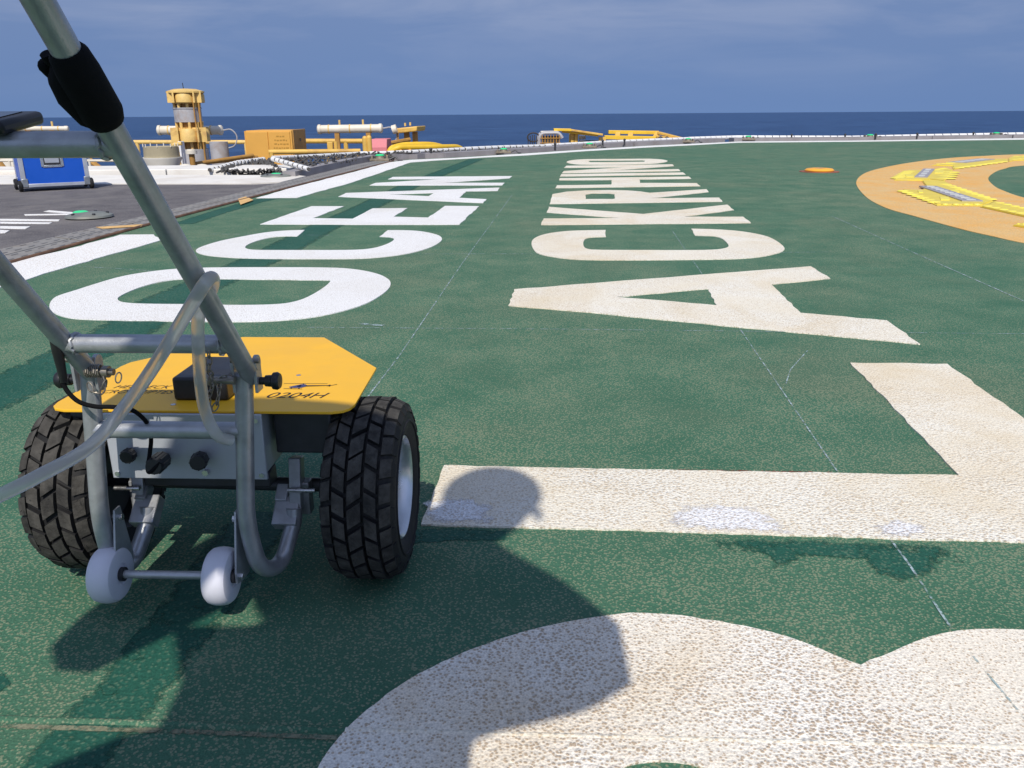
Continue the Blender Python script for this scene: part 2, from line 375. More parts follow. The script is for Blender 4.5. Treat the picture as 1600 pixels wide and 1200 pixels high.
# OCEAN
letter('O', 'OCEAN', [[(-0.727,3.366),(-0.622,3.316),(-0.524,3.217),(-0.468,3.104),(-0.448,3.019),(-0.4425,2.9249),(-0.4539,2.8153),(-0.4787,2.6939),(-0.5216,2.6007),(-0.5802,2.5242),(-0.6411,2.475),(-0.721,2.4476),(-0.8199,2.4375),(-0.9804,2.4485),(-1.1437,2.463),(-1.2927,2.4772),(-1.3738,2.4962),(-1.4361,2.5389),(-1.4934,2.6009),(-1.5365,2.6689),(-1.5735,2.7481),(-1.5999,2.8313),(-1.5835,2.927),(-1.568,3.048),(-1.54,3.2),(-1.478,3.291),(-1.4,3.357),(-1.274,3.387),(-1.006,3.383)],
  [(-0.69,3.092),(-0.973,3.122),(-1.256,3.143),(-1.308,3.124),(-1.351,3.06),(-1.3737,2.9564),(-1.3752,2.8453),(-1.3643,2.782),(-1.3188,2.7202),(-1.227,2.6978),(-1.0691,2.689),(-0.9085,2.6686),(-0.7743,2.676),(-0.7258,2.7214),(-0.7013,2.8022),(-0.6852,2.9331),(-0.682,3.052)]], WHITE)
letter('C', 'OCEAN', [[(-1.133,4.539),(-1.241,4.523),(-1.331,4.447),(-1.398,4.305),(-1.46,4.171),(-1.491,4.003),(-1.489,3.861),(-1.43,3.747),(-1.34,3.673),(-1.208,3.62),(-1.065,3.594),(-0.838,3.584),(-0.668,3.577),(-0.552,3.627),(-0.46,3.714),(-0.382,3.874),(-0.348,4.051),(-0.347,4.19),(-0.384,4.322),(-0.478,4.454),(-0.566,4.5),(-0.671,4.505),(-0.68,4.261),(-0.62,4.24),(-0.588,4.175),(-0.591,4.07),(-0.613,3.963),(-0.648,3.87),(-0.723,3.82),(-1.012,3.833),(-1.194,3.841),(-1.246,3.873),(-1.278,3.937),(-1.289,4.035),(-1.276,4.163),(-1.241,4.269),(-1.184,4.304),(-1.114,4.291)]], WHITE)
letter('E', 'OCEAN', [[(-1.38,5.775),(-1.151,5.76),(-1.211,5.084),(-0.96,5.036),(-0.929,5.609),(-0.696,5.615),(-0.723,5.125),(-0.505,5.069),(-0.453,5.737),(-0.217,5.701),(-0.295,4.724),(-0.807,4.751),(-1.453,4.8)]], WHITE, it=0)
letter('A', 'OCEAN', [[(-1.331,6.771),(-1.331,6.461),(-0.196,5.91),(-0.179,6.185),(-0.388,6.301),(-0.365,6.848),(-0.107,6.874),(-0.095,7.178)], [(-0.963,6.613),(-0.614,6.717),(-0.632,6.451)]], WHITE, it=0)
letter('N', 'OCEAN', [[(-1.191,8.536),(0.016,8.539),(-0.012,8.246),(-0.612,7.743),(-0.055,7.695),(-0.075,7.419),(-1.26,7.499),(-1.248,7.778),(-0.671,8.197),(-1.198,8.223)]], WHITE, it=0)
# BLACKRHINO
letter('O', 'BLACKRHINO', [[(1.081,11.699),(1.915,11.673),(2.023,11.534),(2.076,11.284),(2.055,11.054),(1.962,10.769),(1.811,10.54),(1.615,10.427),(1.215,10.373),(0.884,10.412),(0.767,10.561),(0.724,10.812),(0.73,11.068),(0.793,11.368),(0.918,11.595)], [(1.065,11.295),(1.746,11.287),(1.78,11.165),(1.725,10.945),(1.588,10.925),(1.03,10.919),(1.016,11.108)]], CREAM, it=1)
letter('N', 'BLACKRHINO', [[(0.674,10.207),(1.981,10.35),(1.934,10.001),(1.136,9.306),(1.877,9.447),(1.837,9.128),(0.542,8.906),(0.586,9.257),(1.359,9.851),(0.621,9.813)]], CREAM, it=0)
letter('I', 'BLACKRHINO', [[(0.527,8.763),(1.818,8.901),(1.784,8.593),(0.495,8.445)]], CREAM, it=0)
letter('H', 'BLACKRHINO', [[(0.479,8.211),(1.757,8.304),(1.724,8.035),(1.219,7.98),(1.165,7.57),(1.663,7.509),(1.626,7.189),(0.379,7.098),(0.405,7.372),(0.888,7.417),(0.957,7.945),(0.459,7.95)]], CREAM, it=0)
letter('R', 'BLACKRHINO', [[(0.329,6.55),(0.449,6.748),(0.612,6.852),(0.81,6.866),(0.949,6.826),(1.039,6.732),(1.095,6.602),(1.609,6.893),(1.569,6.635),(1.037,6.169),(1.542,6.182),(1.495,5.895),(0.271,5.813)], [(0.581,6.492),(0.639,6.581),(0.765,6.585),(0.808,6.501),(0.772,6.175),(0.749,6.129),(0.55,6.143)]], CREAM, it=0)
letter('K', 'BLACKRHINO', [[(0.257,5.629),(0.825,5.177),(1.478,5.692),(1.439,5.363),(1.048,5.023),(1.401,5.003),(1.365,4.708),(0.171,4.687),(0.197,4.983),(0.655,4.981),(0.229,5.3)]], CREAM, it=0)
letter('C', 'BLACKRHINO', [[(0.511,4.455),(0.402,4.448),(0.315,4.433),(0.226,4.375),(0.163,4.288),(0.128,4.202),(0.104,4.093),(0.097,3.937),(0.107,3.767),(0.119,3.685),(0.16,3.618),(0.233,3.544),(0.32,3.508),(0.524,3.495),(0.731,3.499),(0.902,3.5),(1.011,3.52),(1.091,3.559),(1.166,3.624),(1.217,3.683),(1.259,3.764),(1.284,3.883),(1.301,4.064),(1.298,4.186),(1.263,4.293),(1.205,4.388),(1.109,4.45),(0.978,4.483),(0.944,4.221),(1.033,4.199),(1.057,4.13),(1.044,3.97),(1.026,3.86),(0.994,3.799),(0.928,3.755),(0.781,3.752),(0.563,3.766),(0.38,3.779),(0.347,3.818),(0.343,3.901),(0.356,4.054),(0.376,4.146),(0.412,4.189),(0.484,4.197)]], CREAM, it=1)
letter('A', 'BLACKRHINO', [[(0.0101,2.8969),(1.22,3.318),(1.204,3.058),(0.9492,2.9528),(0.9053,2.5036),(1.1292,2.398),(1.103,2.1328),(0.95,2.2046),(0.6584,2.335),(0.2201,2.5426),(-0.0108,2.635)], [(0.3589,2.7573),(0.7027,2.8831),(0.6703,2.618)]], CREAM, it=0)
letter('L', 'BLACKRHINO', [[(-0.1227,1.3496),(0.292,1.3211),(0.7706,1.2924),(0.8477,1.9643),(1.0833,1.9488),(1.0453,1.564),(0.9949,1.0574),(0.7455,1.0609),(0.4176,1.0861),(0.1515,1.1076),(-0.0406,1.1188),(-0.141,1.1264)]], CREAM, it=0)
letter('B', 'BLACKRHINO', [[(-0.19,0.6373),(-0.181,0.6675),(-0.1647,0.7025),(-0.1292,0.7527),(-0.0831,0.7932),(-0.0326,0.8286),(0.0214,0.8555),(0.0775,0.8743),(0.1291,0.8862),(0.1521,0.8898),(0.2074,0.8833),(0.2701,0.8655),(0.3232,0.8412),(0.3532,0.8191),(0.3762,0.7963),(0.3941,0.7832),(0.4235,0.7983),(0.4648,0.8204),(0.5057,0.8392),(0.5488,0.8494),(0.598,0.8498),(0.6384,0.8448),(0.6881,0.8222),(0.7279,0.7765),(0.7442,0.7103),(0.7358,0.6468),(0.6679,0.5347),(-0.1783,0.5415),(-0.1949,0.5945)], [(0.1046,0.6346),(0.1205,0.6396),(0.1426,0.6418),(0.1639,0.6393),(0.1801,0.6339),(0.1934,0.6176),(0.1886,0.581),(0.0876,0.5819),(0.094,0.6185)]], WORN, it=1)

# white perimeter line, in lengths as the photo shows
b1 = [(-2.1544,3.5995), (-2.1151,3.854), (-2.081,4.398), (-1.905,4.401), (-1.777,4.186), (-1.8373,3.6797), (-1.8781,3.2097), (-1.894,2.9973)]
b1 = [(-2.27, 1.6)] + b1[:4] + b1[4:] + [(-1.98, 1.6)]
sheet_mesh('border_line', [b1], 0.0015, 0.003, BORDER, helideck, jit=0.003)
b2 = [(-1.945,6.39), (-1.906,7.296), (-1.719,9.55), (-1.613,11.205), (-1.404,11.812), (-0.809,12.254), (0.228,13.462), (1.299,14.824), (2.634,16.35), (3.977,17.519), (4.926,18.421), (7.532,18.511), (11.657,19.377), (16.5, 19.6), (16.5, 18.9),
      (11.096,18.434), (7.276,17.876), (4.749,17.753), (3.818,16.811), (2.512,15.583), (1.246,14.214), (0.218,12.874), (-0.35,12.375), (-1.029,11.6), (-1.312,11.169), (-1.489,7.742), (-1.638,6.394)]
sheet_mesh('border_line', [b2], 0.0015, 0.003, BORDER, helideck, jit=0.003)

# darker stripes where the joints were repainted
st1 = [(-1.1916,1.6691), (-1.1688,1.9314), (-1.1398,2.3228), (-1.1814,2.7558), (-1.1448,3.0927), (-1.0903,3.6834), (-1.065,4.615), (-1.001,5.466), (-0.899,7.48), (-0.746,9.134), (-0.474,11.945)]
ribbon('repaint_stripe', st1, (0.20, 0.22), 0.0004, GREEN_NEW, helideck, cover=(0.35, 1.0))
ribbon('repaint_stripe', [(-0.4491,0.5449), (-0.4436,0.6394), (-0.4245,0.7505), (-0.4107,0.8821), (-0.4028,1.0033), (-0.389,1.1769)], (0.085, 0.11), 0.0005, GREEN_NEW, helideck, cover=(0.3, 1.0))
ribbon('repaint_stripe', [(-1.925,4.857), (-1.919,5.447), (-1.883,6.099), (-1.79,6.638)], (0.14, 0.16), 0.0006, GREEN_NEW, helideck, cover=(0.35, 1.0))
ribbon('repaint_stripe', [(-0.155,1.0945), (-0.0784,1.0973), (-0.0111,1.0925)], (0.05, 0.03), 0.0006, GREEN_NEW, helideck, cover=(0.2, 0.9))
blot_n = 0
for pts in ([(-0.465,0.7616), (-0.4513,0.7658), (-0.4321,0.7548), (-0.4339,0.7402), (-0.4483,0.7383)], [(-0.5931,0.7794), (-0.5782,0.7848), (-0.5595,0.7626), (-0.5665,0.7468)], [(0.292,1.0785), (0.4051,1.077), (0.5421,1.0656), (0.6441,1.0456), (0.6328,1.0068), (0.5262,1.0082), (0.4762,1.0175), (0.3642,1.0349), (0.3021,1.0429)],
            [(0.3543,1.0644), (0.4033,1.0713), (0.4134,1.0183), (0.3606,0.9934)], [(0.494,1.0625), (0.6314,1.0568), (0.5808,0.9741), (0.5117,0.9558), (0.4837,0.9918)], [(-0.4611,0.8161), (-0.4443,0.8208), (-0.4253,0.8062), (-0.4424,0.7994)]):
    blot_n += 1
    blot('repaint_patch', pts, 0.0007 + 0.00006 * blot_n, GREEN_NEW, helideck, 0.4)
# fresh white touch-ups on the letters
for pts in ([(-0.1466,1.2003), (-0.1171,1.2208), (-0.0591,1.2175), (-0.0237,1.1715), (-0.0309,1.1248), (-0.0999,1.1279), (-0.1414,1.1305)], [(0.2354,1.1546), (0.2654,1.185), (0.3197,1.1978), (0.3949,1.1719), (0.4313,1.11), (0.413,1.0865), (0.3056,1.0959), (0.2401,1.1047)],
            [(0.5429,1.1125), (0.5907,1.1324), (0.6221,1.1154), (0.624,1.0874), (0.5837,1.0745), (0.5456,1.0847)]):
    blot('fresh_paint_patch', pts, 0.0036, FRESH, helideck, 0.45)
# chalk and snapped layout lines
for pts, w in (([(0.865,4.437), (0.6612,2.274), (0.5687,1.3079)], 0.0035), ([(0.5597,1.1245), (0.5513,1.0044), (0.5319,0.8422)], 0.0038), ([(0.5286,0.7958), (0.526,0.6306)], 0.003), ([(-0.3297,1.6519), (-0.2937,2.068), (-0.2104,3.4033), (0.01,6.507)], 0.0042), ([(-0.6081,2.3685), (0.1882,2.3237), (0.8272,2.2768), (1.62,2.2268)], 0.004),
                ([(-0.4598,3.7099), (0.5774,3.666), (1.4436,3.6825)], 0.005), ([(1.94,5.012), (1.7778,3.4808), (1.6579,2.2833)], 0.006), ([(0.6363,1.806), (0.6822,1.9151), (0.7827,2.0839)], 0.003), ([(-2.0299,3.5057), (-1.5836,3.3668), (-1.1906,3.225)], 0.006), ([(-1.602,4.411), (-0.935,4.33)], 0.006), ([(-0.4634,2.4113), (-0.3821,2.3854)], 0.02)):
    on_letter = pts[0][1] < 0.9
    ribbon('chalk_line', pts, w, 0.0040 if on_letter else 0.0013, CHALK, helideck, cover=(0.3, 0.56))
ribbon('chalk_line', [(0.2816,1.3262), (0.4264,1.3183), (0.5586,1.3108)], 0.010, 0.0009, REDLINE, helideck, cover=(0.1, 0.55))
# weld seam running across the deck below the lettering
for pts, mat, z0 in (([(-0.6795,0.7147), (-0.5404,0.7085), (-0.3414,0.698), (-0.1732,0.6871)], GREEN, 0.0), ([(-0.173,0.6862), (-0.0025,0.6782), (0.1905,0.6692), (0.3796,0.6604), (0.6872,0.6473)], CREAM, 0.001)):
    sm = MB(); sm.tube([V(p, z0 - 0.0025) for p in pts], 0.0055, 12); sm.build('weld_seam', mat, helideck)
ribbon('seam_stain', [(-0.6702,0.7022), (-0.5336,0.6971), (-0.3372,0.6869), (-0.1711,0.6762)], 0.008, 0.0010, gritty('seam_rust', (0.22, 0.23, 0.15), (0.20, 0.19, 0.12), (0.10, 0.15, 0.10), 0.8, 0.95, fade=True), helideck, cover=(0.25, 0.72))

# touchdown circle: amber ring
ring_out = spline([(x, y, 0) for x, y in [(12,4),(9.8,2),(7,1.1),(4.6,1.3),(3.1,2.4),(2.50,3.7),(2.41,4.17),(2.40,4.51),(2.42,4.98),(2.45,5.45),(2.64,6.23),(3.08,7.49),(3.63,8.63),(4.23,9.53),(4.99,10.47),(5.89,11.35),(6.64,11.83),(7.36,12.16),(9.3,12.4),(11.5,11.6),(13,9.6),(13.2,7),(12,4)]], 6)
ring_in = spline([(x, y, 0) for x, y in [(10.3,5),(8.5,3.4),(6.4,2.7),(4.8,3.1),(3.9,4.3),(3.6,5.3),(3.7,6.01),(3.85,6.52),(4.04,7.01),(4.45,7.84),(4.97,8.65),(5.37,9.17),(5.88,9.68),(7.5,10.6),(9.5,10.6),(11,9.3),(11.3,7.2),(10.3,5)]], 6)
ring_out = [(p.x, p.y) for p in ring_out[:-1]]; ring_in = [(p.x, p.y) for p in ring_in[:-1]]
sheet_mesh('touchdown_circle', [ring_out, ring_in], 0.0015, 0.003, AMBER, helideck, jit=0.002, step=0.05)

# ------------------------------------------------------------------ the push cart (built in its own axes: x right, y away, z up)
cart = thing('friction_test_cart', 'grey two wheeled friction test cart with yellow top plate and tall tube handle', 'test cart', (-0.385, 1.02, 0), R(-2.5))
X0 = -0.012
TR = 0.0106                                   # tube radius
# --- wheels
def make_wheel(name, xc, yc, side):
    """side +1: dished face towards +x"""
    w = bpy.data.objects.new(name, None); w.empty_display_size = 0.05; COL.objects.link(w); w.parent = cart; w.location = (xc, yc, 0.122)
    ty = MB(); hw = 0.045; rb = 0.1155
    prof = [(0.066, -hw * 0.80), (0.072, -hw * 0.93), (0.085, -hw * 1.03), (0.098, -hw * 1.04), (0.108, -hw * 0.95), (0.1135, -hw * 0.80), (rb, -hw * 0.5), (rb + 0.0004, 0),
            (rb, hw * 0.5), (0.1135, hw * 0.80), (0.108, hw * 0.95), (0.098, hw * 1.04), (0.085, hw * 1.03), (0.072, hw * 0.93), (0.066, hw * 0.80), (0.064, hw * 0.6), (0.064, -hw * 0.6)]
    ty.lathe(prof, (0, 0, 0), (1, 0, 0), 72, 0, close=True)
    # raised rings moulded on the sidewalls
    for s in (-1, 1):
        ty.lathe([(0.0875, s * hw * 1.02), (0.0885, s * hw * 1.075), (0.0905, s * hw * 1.075), (0.0915, s * hw * 1.03)], (0, 0, 0), (1, 0, 0), 72)
    # tread blocks
    rnd = random.Random(3); nb = 25
    def pt(x, a, r): return (x, r * math.cos(a), r * math.sin(a))
    rows = [(-0.0365, 0.0140, -0.25, 0.1126, 0.0060), (-0.0195, 0.0160, 0.55, 0.1152, 0.0064), (0.0, 0.0180, -0.75, 0.1156, 0.0064), (0.0195, 0.0160, 0.55, 0.1152, 0.0064), (0.0365, 0.0140, -0.25, 0.1126, 0.0060)]
    for ri, (x, wd, sk, rb_, h) in enumerate(rows):
        for k in range(nb):
            a0 = 2 * math.pi * (k + 0.5 * (ri % 2)) / nb; da = 2 * math.pi / nb * 0.44
            j = rnd.uniform(-0.12, 0.12) * da; cut = 0.0022
            base = [(-1, -1), (1, -1), (1, 1), (-1, 1)]; outer = []; inner = []
            shoulder = abs(x) > 0.03; sg = 1 if x > 0 else -1
            for fx, fa in base:
                xx = x + fx * wd / 2; aa = a0 + j + fa * da + fx * sk * da * 0.55
                drop = 0.0 if not shoulder else (0.0055 if fx * sg > 0 else 0.0)
                inner.append(pt(xx, aa, rb_ - 0.004 - drop)); outer.append(pt(x + fx * (wd / 2 - cut * 0.35), a0 + j + fa * (da - 0.010) + fx * sk * da * 0.55, rb_ + h - drop + rnd.uniform(-0.0003, 0.0003)))
            mid_o = [pt(x + fx * (wd / 2 - cut * 0.35), a0 + j + fx * sk * da * 0.55, rb_ + h + 0.0005 - (0.0055 if shoulder and fx * sg > 0 else 0)) for fx in (-1, 1)]
            vs = inner + outer + mid_o
            ty.add(vs, [[0, 1, 5, 4], [1, 2, 6, 9, 5], [2, 3, 7, 6], [3, 0, 4, 8, 7]], 0); ty.add(vs, [[4, 5, 9, 8], [8, 9, 6, 7]], 1)
            if shoulder:   # lug running down the side
                xs = x + sg * wd / 2
                q = [pt(xs - sg * 0.001, a0 + j - da * 0.8, rb_ + h - 0.007), pt(xs - sg * 0.001, a0 + j + da * 0.8, rb_ + h - 0.007), pt(xs + sg * 0.0035, a0 + j + da * 0.7, rb_ - 0.010), pt(xs + sg * 0.0035, a0 + j - da * 0.7, rb_ - 0.010), 
                     pt(xs - sg * 0.004, a0 + j - da * 0.8, rb_ - 0.012), pt(xs - sg * 0.004, a0 + j + da * 0.8, rb_ - 0.012)]
                ty.add(q, [[0, 1, 2, 3], [0, 3, 4], [1, 5, 2], [3, 2, 5, 4]], 0)
    for k in range(60):      # moulding hairs
        a = rnd.uniform(0, 6.28); x = rnd.uniform(-0.04, 0.04); r = 0.119
        ty.tube([pt(x, a, r), pt(x + rnd.uniform(-0.002, 0.002), a + 0.01, r + rnd.uniform(0.003, 0.006))], 0.0003, 4)
    ty.build('tyre', [RUBBER, TREAD], w, smooth=32)
    rm = MB()
    s = side
    rm.lathe([(0.0685, s * 0.0375), (0.0695, s * 0.040), (0.067, s * 0.0415), (0.064, s * 0.0385), (0.0615, s * 0.034), (0.060, s * 0.020), (0.0585, s * -0.006), (0.050, s * -0.013), (0.034, s * -0.012), (0.030, s * -0.006), (0.016, s * -0.006), (0.0001, s * -0.006)], (0, 0, 0), (1, 0, 0), 64)
    rb_m = MB(); rb_m.lathe([(0.0685, s * -0.0375), (0.0695, s * -0.040), (0.067, s * -0.0415), (0.063, s * -0.037), (0.060, s * -0.030), (0.057, s * -0.018), (0.040, s * -0.016), (0.0001, s * -0.016)], (0, 0, 0), (1, 0, 0), 64); rb_m.build('rim_back', DARKSTEEL, w, smooth=35)
    rm.lathe([(0.0635, -0.03), (0.0635, 0.03)], (0, 0, 0), (1, 0, 0), 64)
    rm.build('rim', RIMM, w, smooth=35)
    hb = MB(); hb.cyl((s * -0.007, 0, 0), (s * 0.006, 0, 0), 0.012, n=24); hb.cyl((s * 0.005, 0, 0), (s * 0.009, 0, 0), 0.006, n=6); hb.build('hub_nut', STEEL, w)
    va = MB(); va.cyl((s * 0.012, -0.045, -0.018), (s * 0.030, -0.048, -0.020), 0.0042, n=12); va.cyl((s * 0.030, -0.048, -0.020), (s * 0.033, -0.0485, -0.0202), 0.0036, n=12); va.build('valve', BLACKP, w)
    for k in range(4):
        a = math.pi / 4 + k * math.pi / 2; bm_ = MB(); bm_.cyl((s * -0.013, 0.042 * math.cos(a), 0.042 * math.sin(a)), (s * -0.008, 0.042 * math.cos(a), 0.042 * math.sin(a)), 0.005, n=6); bm_.build('rim_bolt', STEEL, w)
    return w
make_wheel('wheel', 0.1975, 0.0, 1)
make_wheel('wheel', -0.1900, 0.014, -1)
ax = MB(); ax.cyl((-0.200, 0.012, 0.122), (0.21, 0, 0.122), 0.0095, n=20); ax.build('axle', DARKSTEEL, cart)
# --- chassis box under the plate
ch = MB(); ch.box((-0.0245, 0.045, 0.2035), (0.192, 0.206, 0.083)); ch.build('chassis_box', PANEL, cart, bevel=0.003)
fp = MB(); fp.box((-0.0245, -0.0615, 0.2035), (0.201, 0.004, 0.0885)); fpo = fp.build('front_panel', PANEL, cart, bevel=0.0012)
sd = MB(); sd.box((0.118, 0.04, 0.212), (0.075, 0.15, 0.056)); sd.build('side_housing', DARKSTEEL, cart, bevel=0.003)
sd = MB(); sd.box((-0.155, 0.04, 0.212), (0.06, 0.15, 0.056)); sd.build('side_housing', DARKSTEEL, cart, bevel=0.003)
bar = MB(); bar.box((-0.02, -0.012, 0.142), (0.17, 0.03, 0.022)); bar.build('axle_carrier', DARKSTEEL, cart, bevel=0.002)
def knob(x, z, r, ln, nm, ridges=10, tilt=(0, -1, 0)):
    t = Vector(tilt).normalized(); o = Vector((x, -0.0635, z)); k = MB()
    k.lathe([(r * 0.55, 0), (r * 0.6, ln * 0.25), (r, ln * 0.28), (r * 1.02, ln * 0.9), (r * 0.9, ln), (0.0001, ln)], o, t, 24)
    a = t.orthogonal().normalized(); b = t.cross(a)
    for i in range(ridges):
        th = 2 * math.pi * i / ridges; d = a * math.cos(th) + b * math.sin(th); k.tube([o + t * ln * 0.32 + d * r, o + t * ln * 0.88 + d * r], r * 0.12, 6)
    return k.build(nm, BLACKP, fpo)
knob(-0.095, 0.195, 0.0085, 0.016, 'cap_knob', 12)
knob(-0.052, 0.190, 0.0105, 0.045, 'cable_connector', 10, (0.12, -1, 0.12))
knob(-0.0055, 0.190, 0.0100, 0.026, 'socket_cap', 8, (0.2, -1, 0.1))
nt = MB(); nt.cyl((-0.002, -0.0635, 0.170), (-0.002, -0.069, 0.170), 0.0042, n=6); nt.build('panel_nut', STEEL, fpo)
for x, z in ((-0.118, 0.240), (0.069, 0.240), (-0.118, 0.166), (0.069, 0.166)):
    sc_ = MB(); sc_.cyl((x, -0.0632, z), (x, -0.0655, z), 0.0032, n=12); sc_.build('panel_screw', STEEL, fpo)
# --- yellow top plate
px0 = -0.008
outline = [(-0.170, -0.057), (0.170, -0.057), (0.184, -0.052), (0.191, -0.043), (0.194, -0.028), (0.190, 0.130), (0.069, 0.299), (-0.069, 0.299), (-0.186, 0.150), (-0.190, 0.130), (-0.194, -0.028), (-0.191, -0.043), (-0.184, -0.052)]
pl_ = MB(); pl_.prism([(x + px0, y) for x, y in outline], 0.2465, 0.250); plate = pl_.build('top_plate', YELLOW, cart, smooth=0, bevel=0.0006)
def lettering(txt, x, y, w, h, shear, mat, parent, z=0.2503, rz=0.0, name='lettering', thick=0.0002):
    cu = bpy.data.curves.new(name, 'FONT'); cu.body = txt; cu.size = 1.0; cu.shear = shear; cu.extrude = 0.0
    t = bpy.data.objects.new('tmp', cu); COL.objects.link(t); bpy.context.view_layer.update()
    me = bpy.data.meshes.new_from_object(t.evaluated_get(bpy.context.evaluated_depsgraph_get())); bpy.data.objects.remove(t); bpy.data.curves.remove(cu)
    xs = [v.co.x for v in me.vertices]; ys = [v.co.y for v in me.vertices]; sx = w / (max(xs) - min(xs)); sy = h / (max(ys) - min(ys)); mx, my = min(xs), min(ys)
    for v in me.vertices: v.co = Vector((x + (v.co.x - mx) * sx, y + (v.co.y - my) * sy, z))
    me.materials.clear(); me.materials.append(mat); me.name = name
    o = bpy.data.objects.new(name, me); COL.objects.link(o); o.parent = parent; return o
lettering('0204H', 0.0635, -0.006, 0.080, 0.021, 0.35, INK, plate)
lettering('HELIDECK', -0.158, 0.028, 0.078, 0.013, 0.35, INK, plate)
lettering('MICRO GRIPTESTER', -0.181, 0.007, 0.140, 0.0135, 0.35, INK, plate)
# helicopter emblem
em = MB()
def flat(pts, mi=0): em.add([(x, y, 0.2504) for x, y in pts], [list(range(len(pts)))], mi)
EX, EY, ES = 0.074, 0.030, 0.00105
def e(pts, mi=0): flat([(EX + x * ES * 0.78, EY + y * ES) for x, y in pts], mi)
e([(8, 8), (11, 5), (20, 4), (30, 5), (35, 9), (36, 15), (32, 19), (25, 19), (17, 14)], 1)      # cabin
e([(20, 12), (22, 9), (27, 9), (28, 13), (25, 15)], 2)                                          # window
e([(35, 10), (74, 14), (74, 16), (35, 15)], 0)                                                  # tail boom
e([(70, 12), (72, 12), (86, 19), (84, 20)], 0); e([(72, 18), (74, 11), (76, 11), (75, 18)], 0)  # tail rotor
e([(-6, 21.5), (68, 22.0), (68, 23.0), (-6, 22.5)], 0)                                          # main rotor
e([(27, 19), (29, 19), (29, 22), (27, 22)], 0)
e([(2, 0.5), (33, -0.5), (33, 0.8), (2, 1.8)], 0); e([(13, 1), (15, 1), (15, 5), (13, 5)], 0); e([(26, 0.5), (28, 0.5), (28, 5), (26, 5)], 0)
em.build('helicopter_emblem', [INK, INKB, pm('print_grey', (0.5, 0.45, 0.4), 0.5)], plate, smooth=0)
for x, y in ((0.079, 0.090), (0.049, -0.036), (-0.130, 0.092), (-0.046, -0.036)):
    s_ = MB(); s_.cyl((x, y, 0.2495), (x, y, 0.2508), 0.0034, n=12); so = s_.build('plate_screw', STEEL, plate)
# sensor box on the plate
sb = MB(); sb.box((-0.0165, 0.030, 0.2655), (0.071, 0.100, 0.031)); sbo = sb.build('control_box', BLACKP, cart, bevel=0.0035, seg=3)
# --- lower frame tubes (J shaped), one each side
rp = round_path([(0.083, -0.120, 0.318), (0.066, -0.124, 0.130), (0.0735, -0.118, 0.062), (0.085, -0.075, 0.040), (0.097, -0.040, 0.090), (0.097, -0.036, 0.106)], 0.035, 7)
lp = round_path([(-0.098, -0.120, 0.318), (-0.115, -0.124, 0.130), (-0.1125, -0.118, 0.062), (-0.112, -0.075, 0.040), (-0.100, -0.040, 0.090), (-0.100, -0.036, 0.106)], 0.035, 7)
for p in (rp, lp):
    t = MB(); t.tube(p, TR, 18); t.build('frame_tube', ALU, cart)
t = MB(); t.cyl((-0.104, -0.121, 0.2495), (0.077, -0.121, 0.2495), TR * 0.97, n=18); cbar = t.build('cross_tube', ALU, cart)
t = MB(); t.cyl((-0.092, -0.121, 0.2495), (-0.085, -0.121, 0.2495), TR * 1.04, n=18); t.build('weld_collar', ALU, cbar)
# mounting blocks and brackets joining the frame to the chassis
for sx, xb in ((1, 0.087), (-1, -0.104)):
    b = MB(); b.box((xb, -0.034, 0.098), (0.033, 0.040, 0.020), Matrix.Rotation(R(42), 3, 'X')); b.box((xb - 0.008, -0.020, 0.118), (0.016, 0.024, 0.019), Matrix.Rotation(R(42), 3, 'X')); b.build('frame_block', ALU, cart, bevel=0.0015)
    b = MB(); b.box((xb + sx * 0.011, -0.018, 0.136), (0.016, 0.020, 0.068), Matrix.Rotation(R(-12), 3, 'X')); b.box((xb + sx * 0.020, -0.012, 0.112), (0.014, 0.018, 0.046)); b.build('frame_bracket', ALU, cart, bevel=0.0015)
    b = MB(); b.cyl((xb + sx * 0.004, -0.036, 0.132), (xb + sx * 0.040, -0.036, 0.132), 0.003, n=10); b.build('bracket_bolt', STEEL, cart)
# --- stand casters
for x, s in ((-0.110, -1), (0.031, 1)):
    w = MB(); w.lathe([(0.0085, -0.0135), (0.0125, -0.0135), (0.0140, -0.0152), (0.0270, -0.0152), (0.0312, -0.0138), (0.0340, -0.0105), (0.0353, -0.0055), (0.0358, 0.0), (0.0353, 0.0055), (0.0340, 0.0105), (0.0312, 0.0138), (0.0270, 0.0152), (0.0140, 0.0152), (0.0125, 0.0135), (0.0085, 0.0135)], (x, -0.131, 0.0605), (1, 0, 0), 44, close=True)
    cw = w.build('caster_wheel', NYLON, cart, smooth=30)
    hb = MB(); hb.cyl((x - 0.0185, -0.131, 0.0605), (x + 0.0185, -0.131, 0.0605), 0.0088, n=18); hb.build('caster_bush', DARKSTEEL, cw)
    xb = x + 0.0210
    br = MB(); o2 = 0.0012
    pr = [(-0.119, 0.142), (-0.106, 0.142), (-0.094, 0.070), (-0.100, 0.048), (-0.126, 0.050), (-0.1395, 0.055), (-0.1395, 0.068)]
    if s < 0: xb = x + 0.0 ; xb = -0.0985
    vs = [(xb - o2, y, z) for y, z in pr] + [(xb + o2, y, z) for y, z in pr]; k = len(pr)
    br.add(vs, [list(range(k)), [k + i for i in range(k)][::-1]] + [[i, k + i, k + (i + 1) % k, (i + 1) % k] for i in range(k)])
    bo = br.build('caster_bracket', ALU, cart, smooth=0)
    for y, z in ((-0.113, 0.130), (-0.131, 0.0605)):
        q = MB(); q.cyl((xb - 0.006, y, z), (xb + 0.006, y, z), 0.0042, n=6); q.build('bracket_nut', STEEL, bo)
rod = MB(); rod.cyl((-0.12, -0.131, 0.0605), (0.045, -0.131, 0.0605), 0.0052, n=16); rod.build('caster_rod', ALU, cart)
